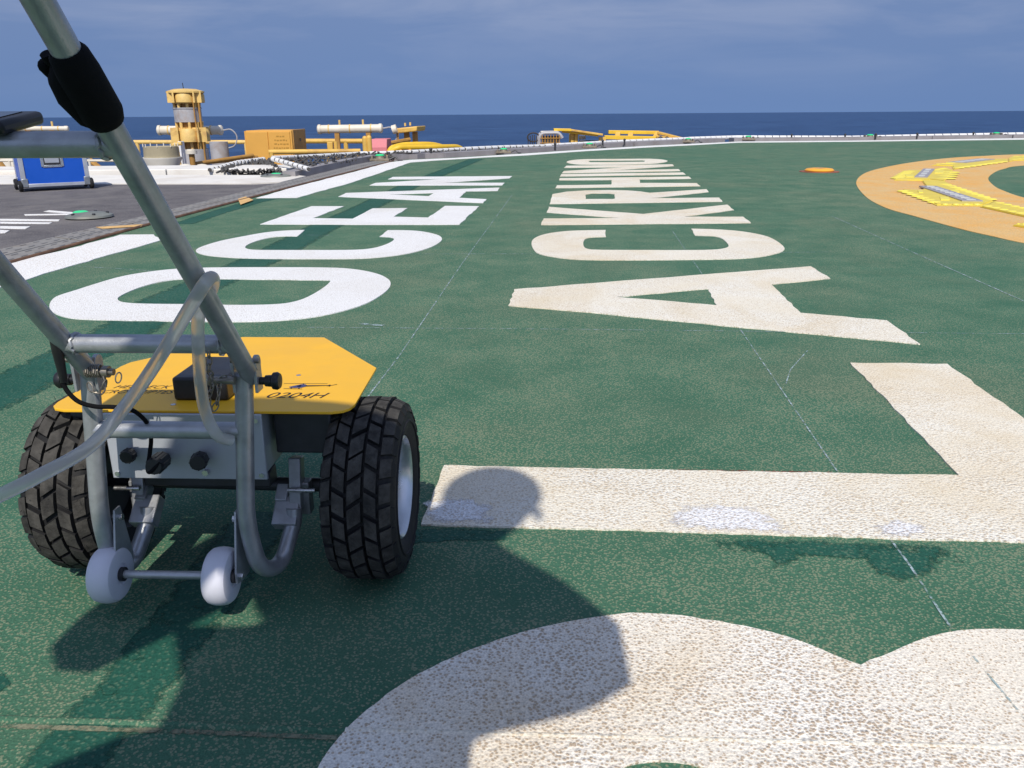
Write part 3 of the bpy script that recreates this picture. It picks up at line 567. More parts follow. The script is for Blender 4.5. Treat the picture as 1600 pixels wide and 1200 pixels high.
# --- folding handle: two rising tubes, cross tubes, clamp and display
hs = R(50); J = Vector((0, -0.121, 0.318))
def hp(x, L_, up=0.0): return Vector((x, J.y - L_ * math.cos(hs) + up * math.sin(hs), J.z + L_ * math.sin(hs) + up * math.cos(hs)))
handle = bpy.data.objects.new('handle', None); handle.empty_display_size = 0.05; COL.objects.link(handle); handle.parent = cart
HX = 0.0905
for x in (HX, -HX):
    xl = x if x > 0 else -0.0945
    t = MB(); t.tube([hp(xl, -0.006), hp(xl, 0.36), hp(xl, 0.70)], TR, 18); t.build('handle_tube', ALU, handle)
    g = MB(); g.tube([hp(xl, 0.61), hp(xl, 0.702)], 0.0155, 18, rs=None); g.build('handle_grip', FOAM, handle)
t = MB(); t.cyl(hp(-0.0945, 0.062), hp(HX, 0.062), TR * 0.98, n=18); t.build('cross_tube', ALU, handle)
t = MB(); t.cyl(hp(-0.0945, 0.341), hp(HX, 0.341), TR * 0.98, n=18); t.build('cross_tube', ALU, handle)
# weld beads where the cross tubes meet the rails
for a, b in ((hp(-0.0945, 0.062), hp(HX, 0.062)), (hp(-0.0945, 0.341), hp(HX, 0.341))):
    for p, s in ((a, 1), (b, -1)):
        m = MB(); q = p + Vector((s * 0.0118, 0, 0)); m.tube([q + Vector((0.0012 * math.sin(k * 2.3), (TR + 0.0006) * math.cos(k * math.pi / 12), (TR + 0.0006) * math.sin(k * math.pi / 12))) for k in range(25)], 0.0019, 6); m.build('weld_bead', ALU, handle)
# clevis plates, plunger knobs, lock pins at the hinge
for x, s in ((0.0865, 1), (-0.099, -1)):
    for d in (-0.0128, 0.0128):
        c_ = MB()
        c_.box((x + d, -0.121, 0.316), (0.0035, 0.018, 0.034)); c_.cyl((x + d - 0.0022, -0.121, 0.333), (x + d + 0.0022, -0.121, 0.333), 0.009, n=18)
        c_.build('hinge_cheek', ALU, cart, bevel=0.0006)
    k_ = MB(); o = Vector((x + s * 0.015, -0.121, 0.311)); t_ = Vector((s, 0, 0))
    k_.lathe([(0.0045, 0), (0.0045, 0.006), (0.0065, 0.0065), (0.0070, 0.014), (0.0098, 0.0155), (0.0104, 0.0200), (0.0085, 0.0230), (0.0001, 0.0235)], o, t_, 24); k_.build('plunger_knob', BLACKP, cart)
    k_ = MB(); k_.cyl((x - s * 0.014, -0.128, 0.337), (x + s * 0.019, -0.128, 0.337), 0.003, n=10); k_.build('hinge_pin', DULL, cart)
pin = MB(); pin.cyl((-0.094, -0.136, 0.3265), (-0.066, -0.136, 0.3255), 0.0048, n=14); pin.cyl((-0.072, -0.136, 0.3257), (-0.0655, -0.136, 0.3255), 0.0068, n=14); pin.cyl((-0.0655, -0.136, 0.3255), (-0.060, -0.136, 0.3252), 0.0040, n=12)
spr = [Vector((-0.092 + 0.018 * k / 70, -0.136 + 0.0072 * math.cos(k * 0.72), 0.3265 + 0.0072 * math.sin(k * 0.72))) for k in range(70)]
pin.tube(spr, 0.0009, 6); pin.build('lock_pin', DULL, cart)
pin = MB(); pin.cyl((0.048, -0.136, 0.3165), (0.078, -0.136, 0.3160), 0.0046, n=14); pin.cyl((0.044, -0.136, 0.3166), (0.050, -0.136, 0.3165), 0.0062, n=14); pin.build('lock_pin', DULL, cart)
# chains: each link a piece of its own
def link_mesh():
    m = MB(); pts = []
    for k in range(17):
        a = 2 * math.pi * k / 16; pts.append(Vector((0.0032 * math.cos(a), 0, 0.0060 * math.sin(a) * (1 if abs(math.sin(a)) > 0.2 else 1))))
    m.tube(pts, 0.00085, 6, caps=False); return m
LK = link_mesh().build('chain_link', DULL, None)
first_link = [LK]
def chain(name, pts):
    ch_ = bpy.data.objects.new(name, None); ch_.empty_display_size = 0.02; COL.objects.link(ch_); ch_.parent = cart
    sp = spline(pts, 20); tot = 0; nxt = 0.004; i = 0
    for a, b in zip(sp[:-1], sp[1:]):
        tot += (b - a).length
        if tot >= nxt:
            nxt += 0.0086; d = (b - a).normalized()
            if first_link: o = first_link.pop()
            else: o = LK.copy(); COL.objects.link(o)
            o.parent = ch_; o.location = a
            o.rotation_euler = (Matrix.Rotation(R(90 * (i % 2) + 20), 3, d) @ d.to_track_quat('Z', 'X').to_matrix()).to_euler(); i += 1
chain('pin_chain', [(0.0661,-0.168,0.3601), (0.0631,-0.165,0.3397), (0.0579,-0.15,0.3164), (0.0497,-0.146,0.2983), (0.0518,-0.143,0.2834), (0.0585,-0.141,0.2966), (0.0609,-0.138,0.314), (0.068,-0.137,0.3213)])
chain('pin_chain', [(-0.054,-0.137,0.3227), (-0.0548,-0.139,0.3165), (-0.0525,-0.139,0.312)])
chain('pin_chain', [(-0.0718,-0.137,0.3226), (-0.0691,-0.142,0.3144), (-0.0753,-0.142,0.3036), (-0.0843,-0.142,0.3035), (-0.0898,-0.14,0.312)])
# clamp on the right handle tube
cp = MB()
cp.tube([hp(HX, 0.360), hp(HX, 0.364), hp(HX, 0.372), hp(HX, 0.408), hp(HX, 0.423), hp(HX, 0.427)], 0.016, 20, rs=[0.008, 0.0135, 0.0160, 0.0155, 0.0140, 0.0115])
side_d = Vector((-1, 0, 0))
cp.tube([hp(HX - 0.003, 0.362, 0.002), hp(HX - 0.008, 0.370, 0.003), hp(HX - 0.0125, 0.386, 0.004), hp(HX - 0.012, 0.400, 0.004), hp(HX - 0.008, 0.412, 0.003)], 0.014, 16, rs=[0.010, 0.0145, 0.0160, 0.0150, 0.0105])
cl_ = cp.build('handle_clamp', FOAM, handle)
lv = MB(); lv.tube(spline([hp(HX - 0.012, 0.394, 0.004), hp(HX - 0.021, 0.400, 0.005), hp(HX - 0.025, 0.405, 0.006), hp(HX - 0.026, 0.408, 0.006)], 5), 0.0050, 12)
lv.tube(spline([hp(HX - 0.012, 0.411, 0.004), hp(HX - 0.018, 0.415, 0.004), hp(HX - 0.019, 0.421, 0.004)], 4), 0.0046, 12); lv.sphere(hp(HX - 0.026, 0.409, 0.006), 0.0056, 12); lv.build('clamp_lever', FOAM, cl_)
for a in ((HX - 0.003, 0.404, 0.0180), (HX - 0.0195, 0.398, 0.0100)):
    s_ = MB(); s_.sphere(hp(*a), 0.0022, 10); s_.build('clamp_rivet', STEEL, cl_)
# display unit lying on the upper cross tube
dv = MB(); c0 = hp(-0.066, 0.341); rx = Matrix.Rotation(R(8), 3, 'X')
dv.box(c0 + Vector((0.0, 0.012, 0.0165)), (0.150, 0.060, 0.011), rx); dvo = dv.build('display_unit', BLACKP, handle, bevel=0.004, seg=3)
ds = MB(); ds.box(c0 + Vector((0.0, 0.012, 0.0165)) + rx @ Vector((0, -0.002, 0.0058)), (0.126, 0.044, 0.0008), rx); ds.build('screen', pm('screen_glass', (0.01, 0.011, 0.014), 0.08, 0, 0.05), dvo)
# cable with strain relief from the left handle tube to the panel connector
cb = MB(); cb.cyl((-0.1025,-0.168,0.3793), (-0.096,-0.168,0.3764), 0.0075, n=14); cb.tube([(-0.0984,-0.172,0.3775), (-0.1006,-0.168,0.3592), (-0.1049,-0.16,0.3215)], 0.006, 14, rs=[0.0058, 0.0060, 0.0040]); cbo = cb.build('cable_sleeve', BLACKP, cart)
cc = MB(); cc.tube(spline([(-0.1051,-0.16,0.3245), (-0.1043,-0.16,0.3125), (-0.0943,-0.158,0.2976), (-0.0798,-0.152,0.2894), (-0.0615,-0.148,0.2874), (-0.0433,-0.143,0.2826), (-0.0364,-0.13,0.2653), (-0.0454,-0.105,0.2426), (-0.0487,-0.1,0.2256), (-0.0542,-0.1,0.2045), (-0.0561,-0.104,0.1901), (-0.0503,-0.108,0.1894), (-0.0394,-0.104,0.2005)], 8), 0.0026, 10); cc.build('cable', FOAM, cart)
# --- clear water hose, looped over the right handle tube
HOSE = bpy.data.materials.new('clear_hose'); n, l = nodes_of(HOSE); b = n['Principled BSDF']
b.inputs['Base Color'].default_value = (0.80, 0.78, 0.73, 1); b.inputs['Roughness'].default_value = 0.3; b.inputs['Transmission Weight'].default_value = 0.62; b.inputs['IOR'].default_value = 1.18
hose = thing('water_hose', 'clear plastic water hose looped over the right handle tube of the cart', 'hose', (-0.39, 0.75, 0.42))
hm = Matrix.Translation((-0.385, 1.02, 0)) @ Matrix.Rotation(R(-2.5), 4, 'Z')
hpts = [(-0.1411,-0.36,0.2446), (-0.0953,-0.36,0.2621), (-0.0635,-0.35,0.2754), (-0.0381,-0.33,0.2855), (-0.0154,-0.28,0.2943), (0.0076,-0.245,0.3243), (0.0373,-0.235,0.3624), (0.0815,-0.245,0.418), (0.1049,-0.25,0.4478), (0.1069,-0.235,0.4523), (0.0985,-0.212,0.4427), (0.086,-0.197,0.4266), (0.0759,-0.196,0.413), (0.0724,-0.2,0.3985), (0.0651,-0.19,0.3684), (0.0536,-0.17,0.3266), (0.0469,-0.155,0.2938), (0.0478,-0.147,0.2678), (0.054,-0.142,0.2502), (0.0643,-0.132,0.2415)]
hw = [hm @ Vector(p) for p in hpts]
hb_ = MB(); hb_.tube(spline(hw, 8), 0.0066, 16, caps=False); hb_.build('hose_tube', HOSE, hose, off=Vector(hose.location))

# ------------------------------------------------------------------ touchdown light panels on the amber circle
PANELY = pm('light_panel_yellow', (0.78, 0.60, 0.07), 0.5, 0, 0.08, 6, 0.1, 100, (0.6, 0.52, 0.2), 0.5)
PANELB = pm('light_panel_bright', (0.86, 0.72, 0.10), 0.45, 0, 0.05, 6)
PANELO = pm('light_panel_olive', (0.50, 0.46, 0.12), 0.5, 0, 0.1, 6)
LEDGREY = pm('led_strip_grey', (0.36, 0.33, 0.34), 0.4, 0, 0.1, 9)
LEDW = pm('led_white', (0.62, 0.62, 0.58), 0.35, 0, 0.05)
def panel(label, poly, bumps, leds=None, pads=(), h=0.013):
    c = Vector((sum(p[0] for p in poly) / len(poly), sum(p[1] for p in poly) / len(poly), 0))
    t = thing('touchdown_light_panel', label, 'light panel', c, 0, 'yellow light panels on the amber circle')
    m = MB(); m.prism(poly, 0.004, h * 0.6); k = len(poly); q = [tuple(Vector((x, y)).lerp(c.to_2d(), 0.05)) for x, y in poly]
    m.prism(q, h * 0.6, h); m.build('panel_base', PANELY, t, off=c, smooth=0)
    for a, b, n_ in bumps:
        for i in range(n_):
            p = Vector(a).lerp(Vector(b), (i + 0.5) / n_); d = Vector(b) - Vector(a); rr = min(0.09, d.length / n_ * 0.33)
            s_ = MB(); s_.lathe([(rr, 0), (rr * 0.8, 0.007), (0.0001, 0.009)], (p.x, p.y, h - 0.004), (0, 0, 1), 10); s_.build('cover_cap', PANELB, t, off=c)
    for poly2 in pads:
        s_ = MB(); s_.prism(poly2, h - 0.004, h + 0.005); s_.build('cover_pad', PANELB, t, off=c, smooth=0)
    if leds:
        a, b, wdt, n_ = leds; a, b = Vector(a), Vector(b); d = (b - a).normalized(); nn = Vector((-d.y, d.x)) * wdt / 2
        s_ = MB(); s_.prism([tuple(a + nn), tuple(b + nn), tuple(b - nn), tuple(a - nn)], h - 0.003, h + 0.008); so = s_.build('led_strip', LEDGREY, t, off=c, smooth=0)
        for i in range(n_):
            p = a.lerp(b, (i + 0.5) / n_); w2 = (b - a).length / n_ * 0.27; s2 = MB()
            s2.prism([tuple(p + d * w2 + nn * .45), tuple(p - d * w2 + nn * .45), tuple(p - d * w2 - nn * .45), tuple(p + d * w2 - nn * .45)], h + 0.0075, h + 0.011); s2.build('led_lens', LEDW, so, off=c, smooth=0)
    return t
panel('yellow light panel nearest the camera, arrow shaped with a long row of white lenses', [(3.093,6.641),(2.816,5.503),(3.105,5.457),(3.324,5.723),(3.52,6.523),(3.855,7.477),(3.816,7.653),(3.681,7.522),(3.396,6.834),(3.213,6.57)],
      [((3.066,6.581), (2.869,5.609), 7), ((3.687,7.158), (3.338,5.781), 9), ((2.851,5.538), (3.117,5.51), 4)],
      ((3.404,6.85), (3.142,5.677), 0.13, 9),
      [[(3.073,5.985),(3.134,5.981),(3.034,5.772),(2.975,5.776)], [(3.42,6.516),(3.479,6.511),(3.394,6.334),(3.336,6.338)], [(3.158,6.498),(3.208,6.532),(3.113,6.319),(3.081,6.321)]])
panel('yellow light panel at the left bend of the amber circle with a single white strip', [(3.473,7.621),(3.69,7.541),(3.816,7.653),(3.846,7.458),(4.002,7.72),(4.664,8.901),(4.797,9.329),(4.466,8.893),(4.179,8.895)],
      [((3.55,7.739), (4.157,8.787), 6), ((3.936,7.621), (4.533,8.681), 4), ((4.433,8.827), (4.71,9.157), 3)],
      ((3.812,7.823), (4.439,8.953), 0.11, 4),
      [[(3.834,8.183),(3.908,8.176),(3.773,7.87),(3.702,7.876)], [(4.391,8.722),(4.477,8.713),(4.289,8.357),(4.206,8.365)]])
panel('yellow light panel across the far left bend of the amber circle, with white lenses', [(4.833,9.712),(4.993,9.561),(4.715,8.981),(5.165,9.51),(6.067,10.317),(6.405,10.923),(6.097,10.898),(5.408,10.246)],
      [((4.957,9.85), (5.298,10.075), 4), ((4.818,9.145), (6.027,10.322), 9)],
      ((5.318,10.073), (6.042,10.758), 0.2, 6), [[(5.207,10.122),(5.304,10.147),(5.199,9.944),(5.104,9.92)]])
panel('yellow light panel running out of the right edge of the picture', [(3.049,5.408),(3.017,4.873),(3.026,4.488),(3.219,4.708),(3.272,5.301),(3.324,5.735),(3.099,5.447)],
      [((3.094,5.447), (3.07,4.962), 5), ((3.282,5.639), (3.242,5.233), 4)])
panel('small yellow light panel low at the right edge, apart from the others', [(2.724,4.485),(2.742,4.413),(2.799,4.207),(2.936,4.385),(2.827,4.554),(2.797,4.544)], [((2.754,4.513), (2.793,4.482), 2)])
panel('yellow light panel farthest away on the amber circle', [(6.072,10.316),(6.254,10.528),(6.569,10.65),(7.159,11.623),(6.874,11.59),(6.474,11.022)], [((6.333,10.721), (6.647,10.891), 3), ((6.772,11.436), (7.025,11.521), 2)])
# orange deck fitting
ORANGE = pm('deck_light_orange', (0.86, 0.40, 0.04), 0.45, 0, 0.06, 8)
dl = thing('deck_light', 'low orange disc light on a red base on the green deck', 'deck light', V((3.248,8.88), 0))
m = MB(); m.lathe([(0.20, 0.001), (0.20, 0.006), (0.0001, 0.007)], (0, 0, 0), (0, 0, 1), 40); m.build('red_base', pm('deck_light_red', (0.30, 0.10, 0.06), 0.7), dl)
m = MB(); m.lathe([(0.142, 0.006), (0.148, 0.018), (0.13, 0.034), (0.08, 0.040), (0.066, 0.040), (0.062, 0.030), (0.0001, 0.030)], (0, 0, 0), (0, 0, 1), 40); m.build('housing', ORANGE, dl)
m = MB(); m.lathe([(0.061, 0.031), (0.055, 0.038), (0.0001, 0.042)], (0, 0, 0), (0, 0, 1), 30); m.build('lens', pm('deck_light_lens', (0.12, 0.10, 0.03), 0.2), dl)

# ------------------------------------------------------------------ grey deck on the left, grating, white kerb
gd = sheet_mesh('grey_deck', [[(-16, 7.95), (-4.824,7.95), (-2.344,7.742), (-2.161,7.873), (-2.218,6.724), (-2.284,5.62), (-2.347,4.681), (-2.421,4.004), (-2.68, 1.0), (-2.90, -2.0), (-16, -2)]], -0.021, 0.04, TARMAC, None, jit=0)
tag(gd, 'dark grey coated deck beside the green helideck', kind='structure')
GRATE = pm('grating_steel', (0.30, 0.28, 0.25), 0.6, 0.2, 0.15, 12, 0.3, 120, (0.22, 0.15, 0.09), 0.5)
gr_lo = [(-2.62, -2), (-2.27, 1.6), (-2.1592,3.608), (-2.105,4.751), (-1.995,6.295), (-1.923,7.362), (-1.739,9.663), (-1.586,11.51)]
gr_hi = [(-2.90, -2), (-2.62, 1.6), (-2.421,4.004), (-2.347,4.681), (-2.284,5.62), (-2.218,6.724), (-2.161,7.873), (-2.087,8.6), (-1.954,10.882), (-1.768,11.859)]
gt = thing('edge_grating', 'grey perforated steel grating strip along the left edge of the green deck', 'grating', (-2.2, 4.5, 0))
def lerp_path(P, t):
    d = [0]
    for a, b in zip(P[:-1], P[1:]): d.append(d[-1] + (Vector(b) - Vector(a)).length)
    s_ = t * d[-1]
    for i in range(len(P) - 1):
        if s_ <= d[i + 1] or i == len(P) - 2: return Vector(P[i]).lerp(Vector(P[i + 1]), (s_ - d[i]) / (d[i + 1] - d[i]))
SLOT = DARKSTEEL
off = Vector(gt.location)
# planks laid end to end, each with rows of dark slots
ts = [k / 22 for k in range(23)]
for k in range(22):
    a0, a1 = lerp_path(gr_lo, ts[k] + 0.0008), lerp_path(gr_lo, ts[k + 1] - 0.0008); b0, b1 = lerp_path(gr_hi, ts[k] + 0.0008), lerp_path(gr_hi, ts[k + 1] - 0.0008)
    for j in range(2):
        u0, u1 = (0.02, 0.49) if j == 0 else (0.51, 0.98)
        m = MB(); m.prism([tuple(a0.lerp(b0, u0)), tuple(a1.lerp(b1, u0)), tuple(a1.lerp(b1, u1)), tuple(a0.lerp(b0, u1))], -0.03, 0.006 + 0.001 * j)
        po = m.build('grating_plank', GRATE, gt, off=off, smooth=0)
        sl = MB(); ns = max(4, int((a1 - a0).length / 0.085))
        for i in range(ns):
            for u in (0.25, 0.75):
                uu = u0 + (u1 - u0) * u; f0, f1 = (i + 0.15) / ns, (i + 0.65) / ns
                p0, p1 = a0.lerp(a1, f0).lerp(b0.lerp(b1, f0), uu - 0.010), a0.lerp(a1, f1).lerp(b0.lerp(b1, f1), uu - 0.010); q0, q1 = a0.lerp(a1, f0).lerp(b0.lerp(b1, f0), uu + 0.010), a0.lerp(a1, f1).lerp(b0.lerp(b1, f1), uu + 0.010)
                sl.add([(p.x, p.y, 0.0085 + 0.001 * j) for p in (p0, p1, q1, q0)], [[0, 1, 2, 3]])
        so = sl.build('slots', SLOT, po, off=off, smooth=0); so['kind'] = 'stuff'
# rusty steel edge strip between grating and white line
ed = MB(); pth = [V(p, 0.004) for p in gr_lo]; ed.tube(pth, 0.010, 8); ed.build('edge_strip', pm('rusty_edge', (0.16, 0.085, 0.05), 0.8, 0.1, 0.4, 8), gt, off=off)
AMB2 = pm('amber_mark', (0.68, 0.42, 0.16), 0.8, 0, 0.2, 20)
for poly in ([(-2.34,4.667), (-2.118,4.78), (-2.092,4.695), (-2.271,4.597)], [(-2.038,6.25), (-2.041,6.447), (-1.899,6.17), (-1.89,5.838)]):
    m = MB(); m.prism([tuple(p) for p in poly], 0.0092, 0.0105); m.build('amber_mark', AMB2, gt, off=off, smooth=0)
# white letters on the grey deck
for poly in ([(-3.16,5.402),(-2.862,5.429),(-3.118,5.559),(-3.12,5.631),(-2.78,5.446),(-2.672,5.463),(-2.643,5.393),(-2.827,5.371),(-3.121,5.344)], [(-3.172,5.157),(-2.772,5.105),(-2.739,5.024),(-3.123,5.075)], [(-3.087,5.014),(-2.74,4.957),(-2.73,4.9),(-3.04,4.936)], [(-2.962,4.804),(-2.771,4.776),(-2.743,4.671),(-2.904,4.705)], [(-2.863,4.635),(-2.792,4.607),(-2.76,4.508),(-2.784,4.502)]):
    o = sheet_mesh('painted_mark', [poly], 0.001, 0.003, BORDER, gd, jit=0.001); 
# white kerb
KERB = pm('kerb_white', (0.80, 0.76, 0.69), 0.7, 0, 0.08, 3, 0.3, 60, (0.48, 0.38, 0.28), 0.45)
k0 = (-4.824,7.95); k1 = (-5.569,9.211)
kerb = thing('white_kerb', 'low white painted kerb along the far side of the grey deck', 'kerb', (-4.5, 8.6, 0)); off = Vector(kerb.location)
m = MB(); m.prism([(-16, k0[1] + 0.01), (k0[0], k0[1] + 0.01), (-2.403,7.783), (-2.163,7.949), (-2.109,8.692), (-2.252,8.844), (k1[0], k1[1]), (-16, k1[1])], -0.04, 0.006); m.build('kerb_apron', KERB, kerb, off=off, smooth=0)
yk = k1[1] + 0.03
for i in range(9):
    xa, xb = -16 + i * 1.53, -16 + (i + 1) * 1.53 - 0.012
    xb = min(xb, -2.45)
    m = MB(); m.prism([(xa, yk), (xb, yk), (xb, yk + 0.75), (xa, yk + 0.75)], -0.1, 0.05); m.build('kerb_slab', KERB, kerb, off=off, smooth=0, bevel=0.008)

# ------------------------------------------------------------------ green perimeter lights
GLENS = bpy.data.materials.new('green_lens'); n, l = nodes_of(GLENS); b = n['Principled BSDF']; b.inputs['Base Color'].default_value = (0.03, 0.55, 0.20, 1); b.inputs['Roughness'].default_value = 0.3
b.inputs['Emission Color'].default_value = (0.05, 0.9, 0.35, 1); b.inputs['Emission Strength'].default_value = 0.2
PLATEG = pm('light_plate', (0.20, 0.21, 0.19), 0.6, 0.2, 0.2, 12, 0, 0, (0.3, 0.27, 0.2), 0.5); BRASS = pm('light_bracket', (0.24, 0.20, 0.15), 0.6, 0.3, 0.25, 15)
def flush_light(p, label, r=0.17, lens_at=(0, 0)):
    t = thing('perimeter_light', label, 'deck light', V(p, 0.006), 0, 'green perimeter lights')
    m = MB(); m.lathe([(r, 0), (r * 0.97, 0.012), (r * 0.6, 0.026), (0.0001, 0.03)], (0, 0, 0), (0, 0, 1), 32); m.build('mounting_plate', PLATEG, t)
    for k in range(5):
        a = k * 1.256 + 0.4; s_ = MB(); s_.cyl((r * .75 * math.cos(a), r * .75 * math.sin(a), 0.014), (r * .75 * math.cos(a), r * .75 * math.sin(a), 0.028), r * 0.07, n=8); s_.build('bolt', DARKSTEEL, t)
    m = MB(); m.lathe([(r * 0.33, 0.02), (r * 0.33, 0.027), (r * 0.22, 0.034), (0.0001, 0.036)], (lens_at[0], lens_at[1], 0), (0, 0, 1), 24); m.build('lens', GLENS, t)
flush_light((-2.641,5.21), 'green perimeter light on a round plate on the dark grey deck', 0.14, (-0.06, 0.02))
flush_light((-2.408,8.675), 'green perimeter light on the white kerb apron', 0.16)
def edge_light(p, label, s=1.0, h=0.0):
    t = thing('perimeter_light', label, 'deck light', V(p, h), 0, 'green perimeter lights')
    m = MB(); m.box((0, 0, 0.035 * s), (0.44 * s, 0.22 * s, 0.05 * s)); m.box((-0.17 * s, 0, 0.08 * s), (0.04 * s, 0.16 * s, 0.1 * s)); m.box((0.17 * s, 0, 0.08 * s), (0.04 * s, 0.16 * s, 0.1 * s)); m.build('mounting_bracket', BRASS, t, bevel=0.005)
    m = MB(); m.cyl((0, 0, 0.06 * s), (0, 0, 0.13 * s), 0.11 * s, 0.09 * s, 18); m.build('housing', BRASS, t)
    m = MB(); m.lathe([(0.10 * s, 0.12 * s), (0.105 * s, 0.135 * s), (0.07 * s, 0.155 * s), (0.0001, 0.16 * s)], (0, 0, 0), (0, 0, 1), 20); m.build('lens', GLENS, t)
    m = MB(); m.tube(spline([(0.2 * s, 0, 0.03 * s), (0.34 * s, 0.02, 0.09 * s), (0.42 * s, 0.0, 0.02 * s), (0.5 * s, 0.02, 0.01 * s)], 5), 0.018 * s, 8); m.build('conduit', DARKSTEEL, t)
edge_light((-1.772,11.533), 'green perimeter light at the corner where the grating ends', 0.6)
edge_light((-0.107,13.556), 'green perimeter light left of the dark engine cage', 0.55)
edge_light((1.436,15.474), 'green perimeter light in front of the yellow boom frame', 0.6)
edge_light((3.74,17.961), 'green perimeter light at the lower end of the long yellow boom', 0.6)
edge_light((5.331,19.138), 'green perimeter light on the far edge right of the yellow boom', 0.66)
edge_light((8.186,19.448), 'green perimeter light on the far edge above the orange disc light', 0.7)
edge_light((11.634,20.471), 'green perimeter light on the far edge above the amber circle', 0.7)

# ------------------------------------------------------------------ gutter, net rail with white sleeves
GUT = pm('gutter_grey', (0.30, 0.28, 0.28), 0.6, 0.1, 0.12, 4, 0.2, 60, (0.24, 0.19, 0.15), 0.4)
gut = thing('edge_gutter', 'grey steel gutter along the far edge of the helideck', 'gutter', (0.3, 14.2, 0)); off = Vector(gut.location)
gin = [(-2.098,8.646), (-1.966,10.955), (-1.781,12.205), (-1.432,12.054), (-0.826,12.515), (0.232,13.73), (1.329,15.177), (2.687,16.678), (4.045,17.818), (5.014,18.752), (7.667,18.846), (11.876,19.743), (16.5, 20.5)]
for a, b in zip(gin[:-1], gin[1:]):
    a, b = Vector(a), Vector(b); d = (b - a).normalized(); nn = Vector((-d.y, d.x)) * 1.0; w = 0.24 if a.y < 11.8 else (0.5 if a.y < 15 else 0.75)
    k = max(1, int((b - a).length / 1.6))
    for i in range(k):
        p, q = a.lerp(b, i / k), a.lerp(b, (i + 1) / k - 0.004)
        m = MB(); m.prism([tuple(p), tuple(q), tuple(q + nn * w), tuple(p + nn * w)], -0.25, -0.03); m.prism([tuple(p + nn * w * 0.45), tuple(q + nn * w * 0.45), tuple(q + nn * w), tuple(p + nn * w)], -0.03, 0.055); m.build('gutter_length', GUT, gut, off=off, smooth=0)
tipm = MB(); tipm.box(V((-2.307,9.292), 0.03), (0.12, 0.16, 0.09), Matrix.Rotation(R(20), 3, 'Z')); tipm.build('gutter_end', pm('gutter_end_steel', (0.42, 0.43, 0.46), 0.4, 0.4), gut, off=off, bevel=0.01)
for px in ((-2.043,10.166), (-1.077,12.474), (0.866,14.476), (1.829,15.857), (2.311,16.41), (6.432,19.125), (7.623,19.091), (8.342,19.166), (9.394,19.413), (10.899,19.825)):
    s_ = MB(); p = V(px, 0.0) + Vector((-0.1, 0.12, 0)); s_.cyl(p, p + Vector((0, 0, 0.11)), 0.018, n=10); s_.sphere(p + Vector((0, 0, 0.11)), 0.026, 10); s_.build('gutter_post', DARKSTEEL, gut, off=off)
SLEEVE = pm('net_sleeve_white', (0.80, 0.79, 0.77), 0.55, 0, 0.06, 8, 0, 0, (0.5, 0.46, 0.42), 0.4); NETB = pm('net_rope_dark', (0.085, 0.08, 0.076), 0.85, 0, 0.3, 12)
net = thing('net_rail', 'perimeter safety net rail of white tube sleeves with dark lashings', 'safety net', (2, 16.5, 0)); off = Vector(net.location)
proto_sl = {}
def sleeves(path, n_, r, gap=0.22, lash=True):
    P = [Vector(p) for p in path]
    m = MB(); m.tube(P, r * 0.72, 8); m.build('rail_core', NETB, net, off=off)
    for i in range(n_):
        a = lerp_path(P, (i + gap / 2) / n_); b = lerp_path(P, (i + 1 - gap / 2) / n_); L_ = (b - a).length
        key = (round(r, 3),)
        if key not in proto_sl:
            m = MB(); m.cyl((0, 0, -0.5), (0, 0, 0.5), r, n=12); o = m.build('tube_sleeve', SLEEVE, net); proto_sl[key] = o
        else:
            o = proto_sl[key].copy(); COL.objects.link(o)
        o.parent = net; o.location = (a + b) / 2 - off; o.rotation_mode = 'QUATERNION'; o.rotation_quaternion = (b - a).to_track_quat('Z', 'X'); o.scale = (1, 1, L_)
sleeves([(-2.696,9.6,0.137), (-2.084,8.75,0.07)], 8, 0.026, 0.35)
sleeves([(-3.277,9.2,0.043), (-3.18,9.9,0.082), (-3.073,10.6,0.085)], 15, 0.027, 0.48)
sleeves([(-2.892,10.3,0.11), (-2.721,11.2,0.081), (-2.252,12.6,0.057)], 12, 0.028, 0.25)
sleeves([(-2.252,12.6,0.057), (-1.917,12.9,0.048), (-1.487,13.4,0.045), (-0.795,14.6,0.032)], 15, 0.032, 0.25)
sleeves([(-0.795,14.6,0.032), (-0.088,15.8,0.015), (0.671,17,-0.016)], 13, 0.038, 0.25)
sleeves([(0.671,17,-0.016), (2.341,19.2,-0.017), (4.409,21.2,-0.017)], 24, 0.045, 0.15)
sleeves([(4.409,21.2,-0.017), (5.862,22.2,-0.014), (8.937,22.4,-0.048)], 25, 0.05, 0.12)
sleeves([(8.937,22.4,-0.048), (11.497,23,-0.031), (14.117,23.5,-0.018), (17.286,24,-0.007)], 34, 0.05, 0.12)
